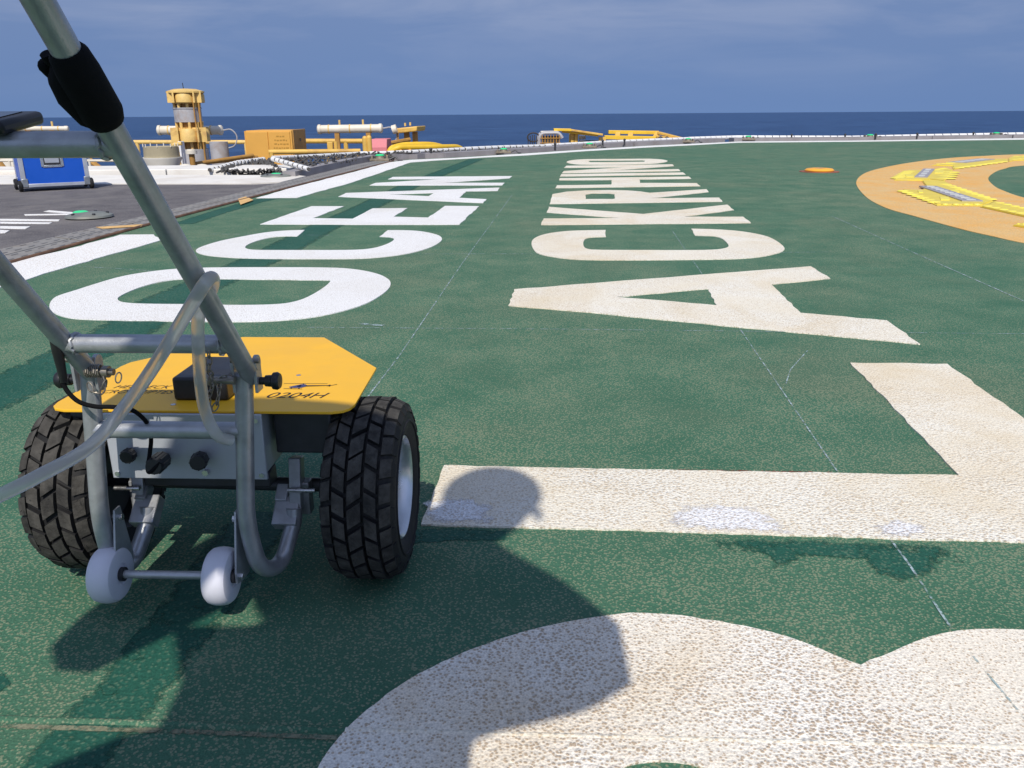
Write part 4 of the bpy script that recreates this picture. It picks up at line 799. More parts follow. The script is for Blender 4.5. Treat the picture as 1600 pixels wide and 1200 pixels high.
# dark netting hanging inside the left frames: one strand mesh per bay
def netting(quad, nu, nv, sag, seed):
    rnd = random.Random(seed); A, B, C_, D_ = [Vector(q) for q in quad]; m = MB()
    def at(u, v): p = A.lerp(B, u).lerp(D_.lerp(C_, u), v); p.z -= sag * math.sin(math.pi * u) * math.sin(math.pi * v); return p
    for i in range(nu + nv):
        pts = []
        for k in range(14):
            u = (i - nv + nv * k / 13 * 1.0) / nu; v = k / 13
            if 0 <= u <= 1: pts.append(at(u, v) + Vector((rnd.uniform(-.02, .02), rnd.uniform(-.02, .02), rnd.uniform(-.015, .03))))
        if len(pts) > 1: m.tube(pts, 0.0115, 5)
        pts = []
        for k in range(14):
            u = (i - nv * k / 13) / nu; v = k / 13
            if 0 <= u <= 1: pts.append(at(u, v) + Vector((rnd.uniform(-.02, .02), rnd.uniform(-.02, .02), rnd.uniform(-.015, .03))))
        if len(pts) > 1: m.tube(pts, 0.0115, 5)
    o = m.build('net_mesh', NETB, net, off=off, smooth=0); o['kind'] = 'stuff'
netting([(-3.119,9,0.038), (-2.438,9,0.033), (-2.894,10.3,0.088), (-3.215,10.2,0.065)], 16, 8, 0.12, 1)
netting([(-2.256,9.1,0.052), (-2.025,11.3,0.031), (-2.235,12.5,0.052), (-2.803,10.4,0.097)], 16, 8, 0.10, 2)
netting([(-2.043,11.4,0.025), (-1.519,12.8,0.006), (-1.576,13.3,0.04), (-2.235,12.5,0.052)], 10, 5, 0.05, 3)
netting([(-1.277,13.3,-0), (0.78,16.6,-0.057), (0.671,17,-0.022), (-1.406,13.6,0.036)], 30, 4, 0.05, 4)

# ------------------------------------------------------------------ blue flight case
BLUE = pm('case_blue', (0.006, 0.085, 0.48), 0.42, 0, 0.06, 6, 0.05, 200, (0.03, 0.13, 0.52), 0.4); ALUE = pm('case_aluminium', (0.50, 0.52, 0.56), 0.4, 0.5, 0.1, 12)
cl_, cr_ = Vector((-4.117,7.095)), Vector((-3.695,7.406))
case = thing('flight_case', 'blue wheeled flight case with aluminium edges on the dark grey deck', 'case', ((cl_.x + cr_.x) / 2, (cl_.y + cr_.y) / 2, 0), math.atan2(cr_.y - cl_.y, cr_.x - cl_.x))
CW = (cr_ - cl_).length; CH = 0.40; CD = 0.34; zb = 0.035
m = MB(); m.box((0, CD / 2, zb + CH / 2), (CW - 0.01, CD - 0.01, CH - 0.01)); m.build('panel', BLUE, case)
for x in (-1, 1):
    for y in (0, 1):
        m = MB(); m.box((x * (CW / 2 - 0.017), y * CD + (0.012 if y == 0 else -0.012), zb + CH / 2), (0.036, 0.030, CH)); m.build('corner_rail', ALUE, case, bevel=0.004)
        m = MB(); m.box((x * (CW / 2 - 0.022), y * CD + (0.015 if y == 0 else -0.015), zb + 0.035), (0.052, 0.042, 0.075)); m.build('corner_fitting', pm('case_corner', (0.28, 0.3, 0.32), 0.4, 0.6), case, bevel=0.008)
for z in (zb + 0.014, zb + CH - 0.014):
    for y in (0.010, CD - 0.010):
        m = MB(); m.box((0, y, z), (CW - 0.075, 0.026, 0.028)); m.build('edge_rail', ALUE, case, bevel=0.003)
    for x in (-1, 1):
        m = MB(); m.box((x * (CW / 2 - 0.010), CD / 2, z), (0.026, CD - 0.065, 0.028)); m.build('edge_rail', ALUE, case, bevel=0.003)
lt = MB(); lx, lz = -0.01, zb + 0.215
for dx, dz, w_, h_ in ((-0.075, 0, 0.024, 0.105), (0.075, 0, 0.024, 0.105), (0, 0.048, 0.15, 0.02), (0, -0.048, 0.15, 0.02)): lt.box((lx + dx, 0.004, lz + dz), (w_, 0.012, h_))
lo_ = lt.build('latch_dish', STEEL, case, bevel=0.003)
m = MB(); m.box((lx, 0.003, lz), (0.128, 0.006, 0.078)); m.build('latch_recess', DARKSTEEL, lo_)
m = MB(); m.box((lx, -0.001, lz + 0.004), (0.11, 0.008, 0.052)); m.build('latch_handle', ALUE, lo_, bevel=0.003)
for x in (-1, 1):
    for y in (0.03, CD - 0.03):
        xx = x * (CW / 2 + 0.012); m = MB(); m.lathe([(0.012, -0.015), (0.040, -0.015), (0.046, -0.008), (0.046, 0.008), (0.040, 0.015), (0.012, 0.015)], (xx, y, 0.046), (1, 0, 0), 24, close=True); wo = m.build('wheel', RUBBER, case)
        m = MB(); m.cyl((xx - 0.018, y, 0.046), (xx + 0.018, y, 0.046), 0.014, n=12); m.build('wheel_hub', STEEL, wo)

# ------------------------------------------------------------------ equipment beyond the deck edge (stands on the lower deck)
CRANEY = pm('machine_yellow', (0.70, 0.43, 0.09), 0.55, 0, 0.12, 7, 0.1, 60, (0.36, 0.17, 0.06), 0.85); BRIGHTY = pm('rail_yellow', (0.80, 0.50, 0.03), 0.5, 0, 0.1, 3, 0, 0, (0.55, 0.32, 0.05), 0.4)
PALEY = pm('turret_yellow', (0.74, 0.50, 0.16), 0.55, 0, 0.12, 7, 0.1, 60, (0.42, 0.22, 0.09), 0.8); TGREY = pm('turret_grey', (0.42, 0.41, 0.42), 0.55, 0.1, 0.1, 7, 0, 0, (0.28, 0.17, 0.10), 0.7)
PIPEW = pm('lamp_white', (0.72, 0.66, 0.55), 0.5, 0, 0.06, 4, 0, 0, (0.5, 0.38, 0.22), 0.4); BROWN = pm('machine_ochre', (0.42, 0.22, 0.05), 0.6, 0, 0.2, 5, 0, 0, (0.2, 0.1, 0.04), 0.6)
PINK = pm('cover_pink', (0.62, 0.20, 0.22), 0.7, 0, 0.05, 3); CREAMW = pm('deckhouse_white', (0.66, 0.63, 0.56), 0.6, 0, 0.08, 3, 0, 0, (0.5, 0.35, 0.2), 0.4)
ZB = -1.5
def pbox(p0, p1, depth, y0=0.0):
    """box between two opposite front corners, running back from the front face"""
    x0, z0, x1, z1 = min(p0[0], p1[0]), min(p0[2], p1[2]), max(p0[0], p1[0]), max(p0[2], p1[2])
    return ((x0 + x1) / 2, p0[1] + y0 + depth / 2, (z0 + z1) / 2), (x1 - x0, depth, z1 - z0)
# turret tower
tp = Vector((-6.105,16,-0.325)); tw = thing('winch_tower', 'tall yellow and grey drum tower behind the white kerb', 'tower', (tp.x, 16.3, ZB)); off = Vector(tw.location)
cx, cy = tp.x, 16.35
lev = dict(cap=(-5.924,16,1.063), cap2=(-5.949,16,0.874), col=(-5.965,16,0.752), drum=(-5.999,16,0.492), low=(-6.012,16,0.39), low2=(-6.045,16,0.139), base=(-6.06,16,0.024), foot=(-6.105,16,-0.325))
lv = {k: v[2] for k, v in lev.items()}
rw = 0.26
def ring_posts(z0, z1, n_, r, mat, nm):
    for k in range(n_):
        a = 2 * math.pi * (k + 0.3) / n_; m = MB(); m.cyl((cx + r * math.cos(a), cy + r * math.sin(a), z0), (cx + r * math.cos(a), cy + r * math.sin(a), z1), 0.028, n=8); m.build(nm, mat, tw, off=off)
def pods(z0, z1, r, nm):
    for k in range(4):
        a = math.pi / 2 * k + R(-90 + 12); c = Vector((cx + r * math.cos(a), cy + r * math.sin(a), 0)); m = MB(); h = z1 - z0
        m.lathe([(0.165, 0), (0.165, h * 0.72), (0.135, h * 0.92), (0.0001, h)], (c.x, c.y, z0), (0, 0, 1), 24); m.build(nm, PALEY, tw, off=off)
        for s_ in (-1, 1):
            d = Vector((-math.sin(a), math.cos(a), 0)) * 0.18 * s_; m = MB(); m.box(c + d + Vector((0, 0, (z0 + z1) / 2)), (0.03, 0.26, h * 1.05), Matrix.Rotation(a, 3, 'Z') @ Matrix.Rotation(R(90), 3, 'Z')); m.build('pod_rib', PALEY, tw, off=off)
m = MB(); m.lathe([(0.34, lv['cap'] - 0.05), (0.34, lv['cap'] - 0.02), (0.2, lv['cap'] + 0.02), (0.0001, lv['cap'] + 0.03)], (cx, cy, 0), (0, 0, 1), 32); m.build('cap_plate', PALEY, tw, off=off)
pods(lv['cap2'] - 0.03, lv['cap'] - 0.03, 0.17, 'upper_pod')
m = MB(); m.lathe([(0.255, lv['cap2'] - 0.05), (0.255, lv['cap2'] + 0.02), (0.1, lv['cap2'] + 0.02)], (cx, cy, 0), (0, 0, 1), 32); m.build('flange', PALEY, tw, off=off)
ring_posts(lv['col'], lv['cap2'] - 0.03, 9, 0.225, PALEY, 'spacer_post')
m = MB(); m.cyl((cx, cy, lv['col'] - 0.02), (cx, cy, lv['cap2']), 0.17, n=24); m.build('inner_column', BROWN, tw, off=off)
m = MB(); m.lathe([(0.0001, lv['drum']), (0.25, lv['drum']), (0.25, lv['col'] - 0.02), (0.262, lv['col'] - 0.02), (0.262, lv['col']), (0.0001, lv['col'])], (cx, cy, 0), (0, 0, 1), 36); m.build('grey_drum', TGREY, tw, off=off)
ring_posts(lv['low'] - 0.02, lv['drum'], 9, 0.225, PALEY, 'spacer_post')
m = MB(); m.cyl((cx, cy, lv['low'] - 0.05), (cx, cy, lv['drum']), 0.17, n=24); m.build('inner_column', BROWN, tw, off=off)
pods(lv['low2'], lv['low'], 0.19, 'lower_pod')
m = MB(); m.lathe([(0.30, lv['low'] - 0.06), (0.30, lv['low'] - 0.02), (0.1, lv['low'] - 0.01)], (cx, cy, 0), (0, 0, 1), 32); m.build('flange', PALEY, tw, off=off)
ring_posts(lv['base'] - 0.02, lv['low2'] + 0.05, 9, 0.235, PALEY, 'spacer_post')
m = MB(); m.cyl((cx, cy, lv['base'] - 0.05), (cx, cy, lv['low2'] + 0.05), 0.18, n=24); m.build('inner_column', BROWN, tw, off=off)
m = MB(); m.cyl((cx, cy, ZB), (cx, cy, lv['base'] - 0.02), 0.30, n=36); m.build('grey_drum', TGREY, tw, off=off)
m = MB(); m.cyl((cx + 0.27, cy - 0.12, lv['foot']), (cx + 0.27, cy - 0.12, lv['cap'] - 0.04), 0.02, n=8); m.cyl((cx + 0.20, cy - 0.2, lv['foot']), (cx + 0.20, cy - 0.2, lv['cap'] - 0.1), 0.012, n=6); m.build('cable_pipe', BROWN, tw, off=off)
m = MB(); m.cyl((cx - 0.02, cy, lv['cap']), (cx - 0.03, cy, lv['cap'] + 0.13), 0.008, n=6); m.build('antenna', DARKSTEEL, tw, off=off)
# pieces round the tower
def simple_thing(name, label, cat, mb, mat, bevel=0.0, group=None, smooth=40):
    o = mb.build(name, mat, None, smooth=smooth, bevel=bevel); tag(o, label, cat, group); return o
def lamp_tube(p0, p1, r, label, posts=(), cable=True, endcap=BROWN):
    p0, p1 = Vector(p0), Vector(p1); c = (p0 + p1) / 2; t = thing('tube_floodlight', label, 'floodlight', (c.x, c.y, ZB), 0, 'white tube floodlights'); o_ = Vector(t.location)
    m = MB(); m.cyl(p0, p1, r, n=20); m.build('lamp_body', PIPEW, t, off=o_); d = (p1 - p0).normalized()
    for p, s_ in ((p0, -1), (p1, 1)):
        m = MB(); m.lathe([(r * 1.15, 0), (r * 1.15, 0.05), (r * 0.8, 0.07), (0.0001, 0.075)], p - d * s_ * 0.02, d * s_, 16); m.build('end_cap', PIPEW, t, off=o_)
    for f in (0.15, 0.5, 0.85):
        m = MB(); q = p0.lerp(p1, f); m.cyl(q - d * 0.012, q + d * 0.012, r * 1.1, n=16); m.build('clip_band', PALEY, t, off=o_)
    for f in (0.33, 0.72):
        m = MB(); q = p0.lerp(p1, f) + Vector((0, 0, r)); m.cyl(q, q + Vector((0, 0, 0.09)), 0.02, n=8); m.build('top_lug', PALEY, t, off=o_)
    if cable:
        m = MB(); m.tube(spline([p1 + d * 0.06, p1 + d * 0.22 + Vector((0, 0, 0.01)), p1 + d * 0.32 + Vector((0, 0, -0.12)), p1 + d * 0.25 + Vector((0, 0, -0.3)), p1 + d * 0.02 + Vector((0, 0, -0.36))], 6), 0.014, 6); m.build('flex_cable', TGREY, t, off=o_)
    for f in posts:
        q = p0.lerp(p1, f); m = MB(); m.box((q.x, q.y, (q.z - r + ZB) / 2), (0.09, 0.09, q.z - r - ZB)); m.build('post', BROWN, t, off=o_)
lamp_tube((-7.019,17.2,0.335), (-5.815,17.2,0.328), 0.085, 'white tube floodlight passing behind the drum tower', (0.3, 0.62))
lamp_tube((-3.769,17,0.336), (-2.576,17,0.346), 0.080, 'white tube floodlight on two posts right of the ochre container', (0.28, 0.80))
lamp_tube((-9.717,17,0.389), (-8.794,17,0.383), 0.045, 'small white tube floodlight at the far left above the blue case', (0.2, 0.7), False)
m = MB(); c, d = pbox((-5.567,15.6,0.148), (-5.239,15.6,-0.456), 0.45); m.cyl((c[0], c[1], ZB), (c[0], c[1], c[2] + d[2] / 2), d[0] / 2, n=28); tk = simple_thing('grey_tank', 'plain grey cylinder tank just right of the drum tower', 'tank', m, TGREY)
wp = thing('white_locker', 'narrow white panel locker at the left foot of the drum tower', 'locker', ((-5.983,15.4,-0.043)[0], 15.5, ZB)); c, d = pbox((-6.001,15.4,0.168), (-5.952,15.4,-0.245), 0.2); m = MB(); m.box((c[0], c[1], c[2]), d); m.box((c[0], c[1], (ZB + c[2]) / 2), (0.06, 0.06, c[2] - ZB)); m.build('locker_body', pm('locker_white', (0.78, 0.78, 0.80), 0.5), wp, off=Vector(wp.location), bevel=0.01)
# yellow frame at the foot of the tower, valve post
fr = thing('pipe_frame', 'yellow steel bars around the left foot of the drum tower', 'pipe frame', ((-5.952,15,-0.025)[0], 15, ZB)); o_ = Vector(fr.location)
for a, b in (((-5.938,15,0.159), (-5.905,15,-0.266)), ((-5.903,15.1,0.123), (-5.887,15.1,-0.272)), ((-6.024,15,-0.221), (-5.644,15,-0.268)), ((-5.931,15,0.126), (-5.771,15,0.147))):
    m = MB(); m.cyl(a, b, 0.032, n=8); m.build('bar', PALEY, fr, off=o_)
for a in ((-5.905,15,-0.266), (-5.887,15.1,-0.272), (-5.644,15,-0.268)):
    m = MB(); m.cyl(a, (a[0], a[1], ZB), 0.03, n=8); m.build('bar', PALEY, fr, off=o_)
vp = thing('post_head', 'short ochre post with a cream flange in front of the drum tower', 'post', ((-4.327,11.5,-0.065)[0], 11.5, ZB)); o_ = Vector(vp.location); q = (-4.31,11.5,0.136); f = (-4.303,11.5,-0.082)
m = MB(); m.cyl((f[0], 11.5, ZB), (q[0], 11.5, q[2]), 0.038, n=14); m.build('post', BROWN, vp, off=o_)
m = MB(); m.cyl((q[0], 11.5, q[2] - 0.02), (q[0], 11.5, q[2] + 0.025), 0.075, n=20); m.cyl((q[0], 11.5, q[2] + 0.025), (q[0], 11.5, q[2] + 0.04), 0.055, n=20); m.build('flange', PIPEW, vp, off=o_)
for px, cap_side in (((-4.069,10.6,-0.013), 'left'), ((-3.933,10.8,-0.026), 'right')):
    m = MB(); m.sphere((px[0], px[1], px[2] + 0.0), 0.06, 12, sc=(1.6, 1.2, 0.8)); m.cyl((px[0], px[1], ZB), (px[0], px[1], px[2]), 0.03, n=8); simple_thing('bollard_cap', 'cream rounded cap at the foot of the ochre post, on its %s side' % cap_side, 'cap', m, PIPEW)
# round hatch vent
hv = thing('hatch_vent', 'low round vent with dull olive dome and white rim', 'vent', ((-5.208,12.5,-0.147)[0], 12.5, ZB)); o_ = Vector(hv.location); z1 = (-5.186,12.5,0.008)[2]; z2 = (-5.171,12.5,0.117)[2]; r_ = 0.245
m = MB(); m.lathe([(r_ * 1.03, z1), (r_ * 0.99, z2 + 0.06), (r_ * 0.7, z2 + 0.015), (0.0001, z2)], (hv.location.x, 12.7, 0), (0, 0, 1), 36); m.build('dome', pm('vent_olive', (0.36, 0.31, 0.20), 0.7, 0, 0.12, 6), hv, off=o_)
m = MB(); m.lathe([(r_ * 0.92, ZB), (r_ * 0.92, (-5.204,12.5,-0.12)[2]), (r_ * 1.16, z1 - 0.01), (r_ * 1.16, z1 + 0.012), (r_, z1 + 0.012)], (hv.location.x, 12.7, 0), (0, 0, 1), 36); m.build('rim', CREAMW, hv, off=o_)
for k in range(8):
    a = k * math.pi / 4 + .2; m = MB(); m.cyl((hv.location.x + r_ * 1.0 * math.cos(a), 12.7 + r_ * math.sin(a), z2 + 0.05), (hv.location.x + r_ * math.cos(a), 12.7 + r_ * math.sin(a), z2 + 0.1), 0.008, n=6); m.build('stud', PIPEW, hv, off=o_)
# handrails
def rail(label, paths, r, mat, posts=(), name='handrail', grp='yellow handrails beyond the deck edge'):
    c = Vector(paths[0][0]); t = thing(name, label, 'handrail', (c.x, c.y, ZB), 0, grp); o_ = Vector(t.location)
    for p in paths: m = MB(); m.tube(round_path(p, 0.25) if len(p) > 2 else p, r, 10); m.build('rail_bar', mat, t, off=o_)
    for q in posts: m = MB(); m.cyl((q[0], q[1], ZB), q, r * 0.95, n=8); m.build('rail_post', mat, t, off=o_)
    return t
rail('thin yellow handrail crossing behind the drum tower', [[(-8.429,19,0.061), (-5.884,19,0.044)]], 0.045, PALEY, ((-8.301,19,0.06), (-5.884,19,0.044)))
rail('yellow handrail between the ochre container and the pink cover', [[(-4.36,18,0.085), (-3.039,18,0.076)]], 0.05, CRANEY, ((-3.47,18,0.079),))
rail('low yellow pipe rail running along the net from the container', [[(-3.576,12.6,0.088), (-2.274,12.9,0.081)]], 0.035, CRANEY, ((-3.539,12.6,0.088), (-2.303,12.9,0.081)))
rail('ochre pipe sloping up from the post head to the container', [[(-4.306,11.6,-0.021), (-3.788,12.5,0.044)], [(-4.234,12,-0.017), (-3.785,12.7,0.007)]], 0.03, BROWN, ((-3.788,12.5,0.044), (-3.785,12.7,0.007)))
rail('bright yellow bent pipe rail beside the pink cover', [[(-2.166,15,-0.116), (-2.112,15,0.036), (-1.932,15.2,0.088), (-1.433,15.6,0.082), (-1.267,16,0.015)], [(-2.036,14.6,0.009), (-1.924,14.6,0.066), (-1.226,15.2,0.045), (-0.978,15.8,0.026), (-0.849,16,-0.069)]], 0.05, BRIGHTY, ((-2.166,15,-0.116), (-0.849,16,-0.069), (-1.407,15.3,0.042)))
rail('white handrail behind the blue case', [[(-8.522,14,-0.076), (-6.414,14,-0.09)], [(-8.545,14,-0.188), (-6.433,14,-0.212)]], 0.02, PIPEW, ((-8.267,14,-0.067), (-6.947,14,-0.056), (-7.784,14,-0.081)), grp='white handrails beyond the deck edge')
# machinery at the far left under the handrail
m = MB()
for a, b in (((-9.061,15,-0.114), (-8.942,15,-0.312)), ((-7.435,15,-0.124), (-7.238,15,-0.301)), ((-8.816,15,-0.247), (-8.72,15,-0.335))): m.cyl(a, b, 0.05, n=8); m.cyl(b, (b[0], b[1], ZB), 0.05, n=8)
simple_thing('brace_bars', 'ochre brace bars behind the blue case', 'brace', m, BROWN)
bt = thing('rescue_boat_cover', 'cream tent like cover far left behind the display unit', 'cover', ((-14.128,24,0.489)[0], 24, ZB)); o_ = Vector(bt.location); c, d = pbox((-14.897,24,0.647), (-14.052,24,0.062), 1.0)
m = MB(); x0, x1 = c[0] - d[0] / 2, c[0] + d[0] / 2; zt = c[2] + d[2] / 2; m.add([(x0, 24, ZB), (x1, 24, ZB), (x1, 25, ZB), (x0, 25, ZB), (x0, 24, zt - 0.12), (x1, 24, zt - 0.12), (x1, 25, zt - 0.12), (x0, 25, zt - 0.12), (x0 + .2, 24.5, zt), (x1 - .15, 24.5, zt)], [[0, 1, 5, 4], [1, 2, 6, 5], [2, 3, 7, 6], [3, 0, 4, 7], [4, 5, 9, 8], [6, 7, 8, 9], [5, 6, 9], [7, 4, 8]]); m.build('cover_sheet', PIPEW, bt, off=o_, smooth=0)
m = MB(); m.cyl((x1 - .5, 23.9, zt), (x1 - .2, 23.9, zt - .3), 0.02, n=6); m.build('stay', DARKSTEEL, bt, off=o_)
# ochre container
OCH = pm('container_ochre', (0.66, 0.34, 0.06), 0.6, 0, 0.06, 2, 0.1, 40, (0.5, 0.26, 0.06), 0.5)
cn_ = thing('ochre_container', 'square ochre steel cabinet with two front panels and faded lettering', 'container', ((-4.266,15,-0.091)[0], 15.5, ZB)); o_ = Vector(cn_.location)
c, d = pbox((-4.636,15,0.354), (-3.83,15,-0.148), 1.0); zc0, zc1 = ZB, c[2] + d[2] / 2
m = MB(); m.box((c[0], c[1], (zc0 + zc1) / 2), (d[0], 1.0, zc1 - zc0)); m.build('cabinet_body', OCH, cn_, off=o_, bevel=0.015)
x0, x1 = c[0] - d[0] / 2, c[0] + d[0] / 2; xm = (-4.239,15,0.18)[0]
for a, b in ((x0 + 0.03, xm - 0.008), (xm + 0.008, x1 - 0.03)):
    m = MB(); m.box(((a + b) / 2, 14.99, (zc0 + zc1) / 2), (b - a, 0.03, zc1 - zc0 - 0.05)); m.build('front_panel', OCH, cn_, off=o_, bevel=0.006)
m = MB(); m.box((x1 + 0.004, 15.5, zc1 - 0.3), (0.03, 0.9, 0.62)); m.build('side_panel', BROWN, cn_, off=o_, bevel=0.01)
m = MB(); m.box((x1 + 0.02, 15.5, zc1 - 0.17), (0.03, 0.05, 0.05)); m.build('side_latch', DARKSTEEL, cn_, off=o_)
m = MB(); m.box((x0 - 0.01, 15.3, (zc0 + zc1) / 2), (0.05, 0.5, zc1 - zc0 - 0.02)); m.build('corner_post', OCH, cn_, off=o_)
FADED = pm('faded_lettering', (0.42, 0.22, 0.03), 0.7)
for i, (u0, u1) in enumerate(((0.35, 0.72), (0.26, 0.80), (0.24, 0.78), (0.20, 0.74))):
    m = MB(); rnd = random.Random(i); xx = xm + (x1 - xm) * u0; zl = zc1 - 0.1 - i * 0.065
    while xx < xm + (x1 - xm) * u1: w_ = rnd.uniform(0.02, 0.05); m.box((xx + w_ / 2, 14.974, zl + rnd.uniform(-.004, .004)), (w_, 0.004, 0.022)); xx += w_ + 0.014
    m.build('faded_line', FADED, cn_, off=o_, smooth=0)
# control post with small box between rails
cb_ = thing('junction_box', 'small yellow junction box on a post between the two yellow rails', 'junction box', ((-3.381,16,0.029)[0], 16, ZB)); o_ = Vector(cb_.location); c, d = pbox((-3.439,16,0.122), (-3.336,16,-0.017), 0.12); m = MB(); m.box(c, d); m.build('box', CRANEY, cb_, off=o_, bevel=0.01)
for px in ((-3.287,16.05,0.131), (-3.443,16.05,-0.019)): m = MB(); m.cyl((px[0], 16.06, ZB), (px[0], 16.06, px[2]), 0.035, n=8); m.build('post', CRANEY, cb_, off=o_)
# twin posts + pink cover + ochre press
tp_ = thing('twin_posts', 'pair of upright yellow posts beside the pink cover', 'posts', ((-2.443,14.5,0.079)[0], 14.5, ZB)); o_ = Vector(tp_.location)
for a in ((-2.467,14.5,0.22), (-2.396,14.5,0.229)): m = MB(); m.cyl((a[0], 14.5, ZB), a, 0.045, n=12); m.sphere(a, 0.046, 10); m.build('post', CRANEY, tp_, off=o_)
pk = thing('pink_cover', 'faded pink box cover beside the twin yellow posts', 'cover', ((-2.325,15,0.059)[0], 15.2, ZB)); o_ = Vector(pk.location); c, d = pbox((-2.458,15,0.195), (-2.176,15,-0.105), 0.5); zt = c[2] + d[2] / 2
m = MB(); x0, x1 = c[0] - d[0] / 2, c[0] + d[0] / 2; m.add([(x0, 15, ZB), (x1, 15, ZB), (x1, 15.6, ZB), (x0, 15.6, ZB), (x0, 15, zt - 0.14), (x1, 15, zt - 0.14), (x1, 15.6, zt), (x0, 15.6, zt), (x0, 15.08, zt), (x1, 15.08, zt)], [[0, 1, 5, 4], [1, 2, 6, 9, 5], [2, 3, 7, 6], [3, 0, 4, 8, 7], [4, 5, 9, 8], [8, 9, 6, 7]]); m.build('cover_shell', PINK, pk, off=o_, smooth=0, bevel=0.01)
m = MB(); m.cyl((x0 + 0.06, 14.96, zt - 0.27), (x0 + 0.06, 15.02, zt - 0.27), 0.055, n=16); m.build('port', BROWN, pk, off=o_)
pr_ = thing('ochre_press', 'ochre machine head on two legs right of the pink cover', 'machine', ((-2.103,17,0.167)[0], 17, ZB)); o_ = Vector(pr_.location)
m = MB(); a, b, c_, d_ = Vector((-2.323,17,0.338)), Vector((-1.839,17,0.384)), Vector((-1.856,17,0.287)), Vector((-2.303,17,0.241)); back = Vector((0.1, 0.7, 0)); vs = [a, b, c_, d_] + [q + back for q in (a, b, c_, d_)]; m.add(vs, [[0, 1, 2, 3], [7, 6, 5, 4], [0, 4, 5, 1], [1, 5, 6, 2], [2, 6, 7, 3], [3, 7, 4, 0]]); m.build('head', CRANEY, pr_, off=o_, smooth=0, bevel=0.02)
m = MB(); m.cyl((-2.33,16.95,0.315), (-2.241,16.95,0.339), 0.085, n=14); m.build('end_drum', PIPEW, pr_, off=o_)
for px in ((-2.092,17.1,0.384), (-1.99,17.1,0.395)): m = MB(); m.cyl(px, (px[0], px[1], px[2] + 0.06), 0.02, n=6); m.build('lug', PALEY, pr_, off=o_)
for px in ((-2.085,17.2,0.26), (-1.917,17.2,0.271)): m = MB(); m.box((px[0], 17.25, (ZB + px[2]) / 2), (0.10, 0.12, px[2] - ZB)); m.build('leg', BROWN, pr_, off=o_)
m = MB(); m.cyl((-2.226,17,0.253), (-2.236,17,0.058), 0.018, n=6); m.cyl((-2.382,16.6,0.072), (-2.003,17,0.13), 0.04, n=8); m.build('linkage', BROWN, pr_, off=o_)
for i, px in enumerate(((-1.962,14.6,-0.034), (-1.884,14.6,-0.029), (-1.809,14.7,-0.034), (-1.731,14.7,-0.029))):
    if i == 0:
        m = MB(); m.sphere((0, 0, 0), 0.045, 10, sc=(1, 1, 1.5)); m.cyl((0, 0, -1.2), (0, 0, -0.03), 0.02, n=6); kn = simple_thing('rail_knob', 'small yellow upright knob below the bright yellow pipe rail', 'knob', m, CRANEY, group='yellow knobs under the pipe rail')
    else: kn = kn.copy(); COL.objects.link(kn)
    kn.location = px; kn['label'] = 'small yellow upright knob under the bright yellow pipe rail, %s' % ('leftmost of four', 'second of four from the left', 'third of four from the left', 'rightmost of four')[i]
# engine cage
CAGE = pm('cage_dark', (0.06, 0.05, 0.05), 0.8, 0.1, 0.4, 3)
eg = thing('engine_cage', 'dark wire cage with a pale curved hood beside the yellow boom frame', 'machine', ((1.054,24,-0.158)[0], 24, ZB)); o_ = Vector(eg.location)
c, d = pbox((0.837,24,0.084), (1.416,24,-0.334), 0.8); zt = c[2] + d[2] / 2; x0, x1 = c[0] - d[0] / 2, c[0] + d[0] / 2
m = MB(); m.box((c[0] + .03, 24.45, (zt + ZB) / 2 - 0.05), (d[0] * .82, 0.6, zt - ZB - 0.1)); m.build('engine_block', CAGE, eg, off=o_)
m = MB(); pth = round_path([(x0 - 0.02, 24.05, ZB), (x0 - 0.02, 24.05, zt), (x1 - 0.05, 24.05, zt + 0.005), (x1 + 0.05, 24.05, zt - 0.14)], 0.18); 
for yy in (0, 0.75): m.tube([p + Vector((0, yy, 0)) for p in pth], 0.045, 8)
m.build('hood_frame', TGREY, eg, off=o_)
m = MB(); m.box((x0 + 0.28, 24.45, zt + 0.015), (0.50, 0.8, 0.06)); m.build('hood', PIPEW, eg, off=o_, bevel=0.02)
for k in range(7): m = MB(); xx = x0 + 0.06 + k * (x1 - x0 - 0.1) / 6; m.cyl((xx, 24.02, ZB), (xx, 24.02, zt - 0.05), 0.014, n=6); m.build('cage_bar', BROWN, eg, off=o_)
for k in range(3): m = MB(); z_ = zt - 0.14 - k * 0.13; m.cyl((x0, 24.0, z_), (x1, 24.0, z_), 0.014, n=6); m.build('cage_bar', BROWN, eg, off=o_)
m = MB(); m.tube([(x0 - .18 + .17 * math.cos(t), 24.3, zt - .12 + .12 * math.sin(t)) for t in [k * math.pi / 10 for k in range(21)]], 0.02, 6)
for k in range(6): m.cyl((x0 - .33 + k * .06, 24.3, ZB), (x0 - .33 + k * .06, 24.3, zt - 0.04 - abs(k - 2.5) * 0.025), 0.012, n=6)
m.build('side_mesh', CAGE, eg, off=o_)
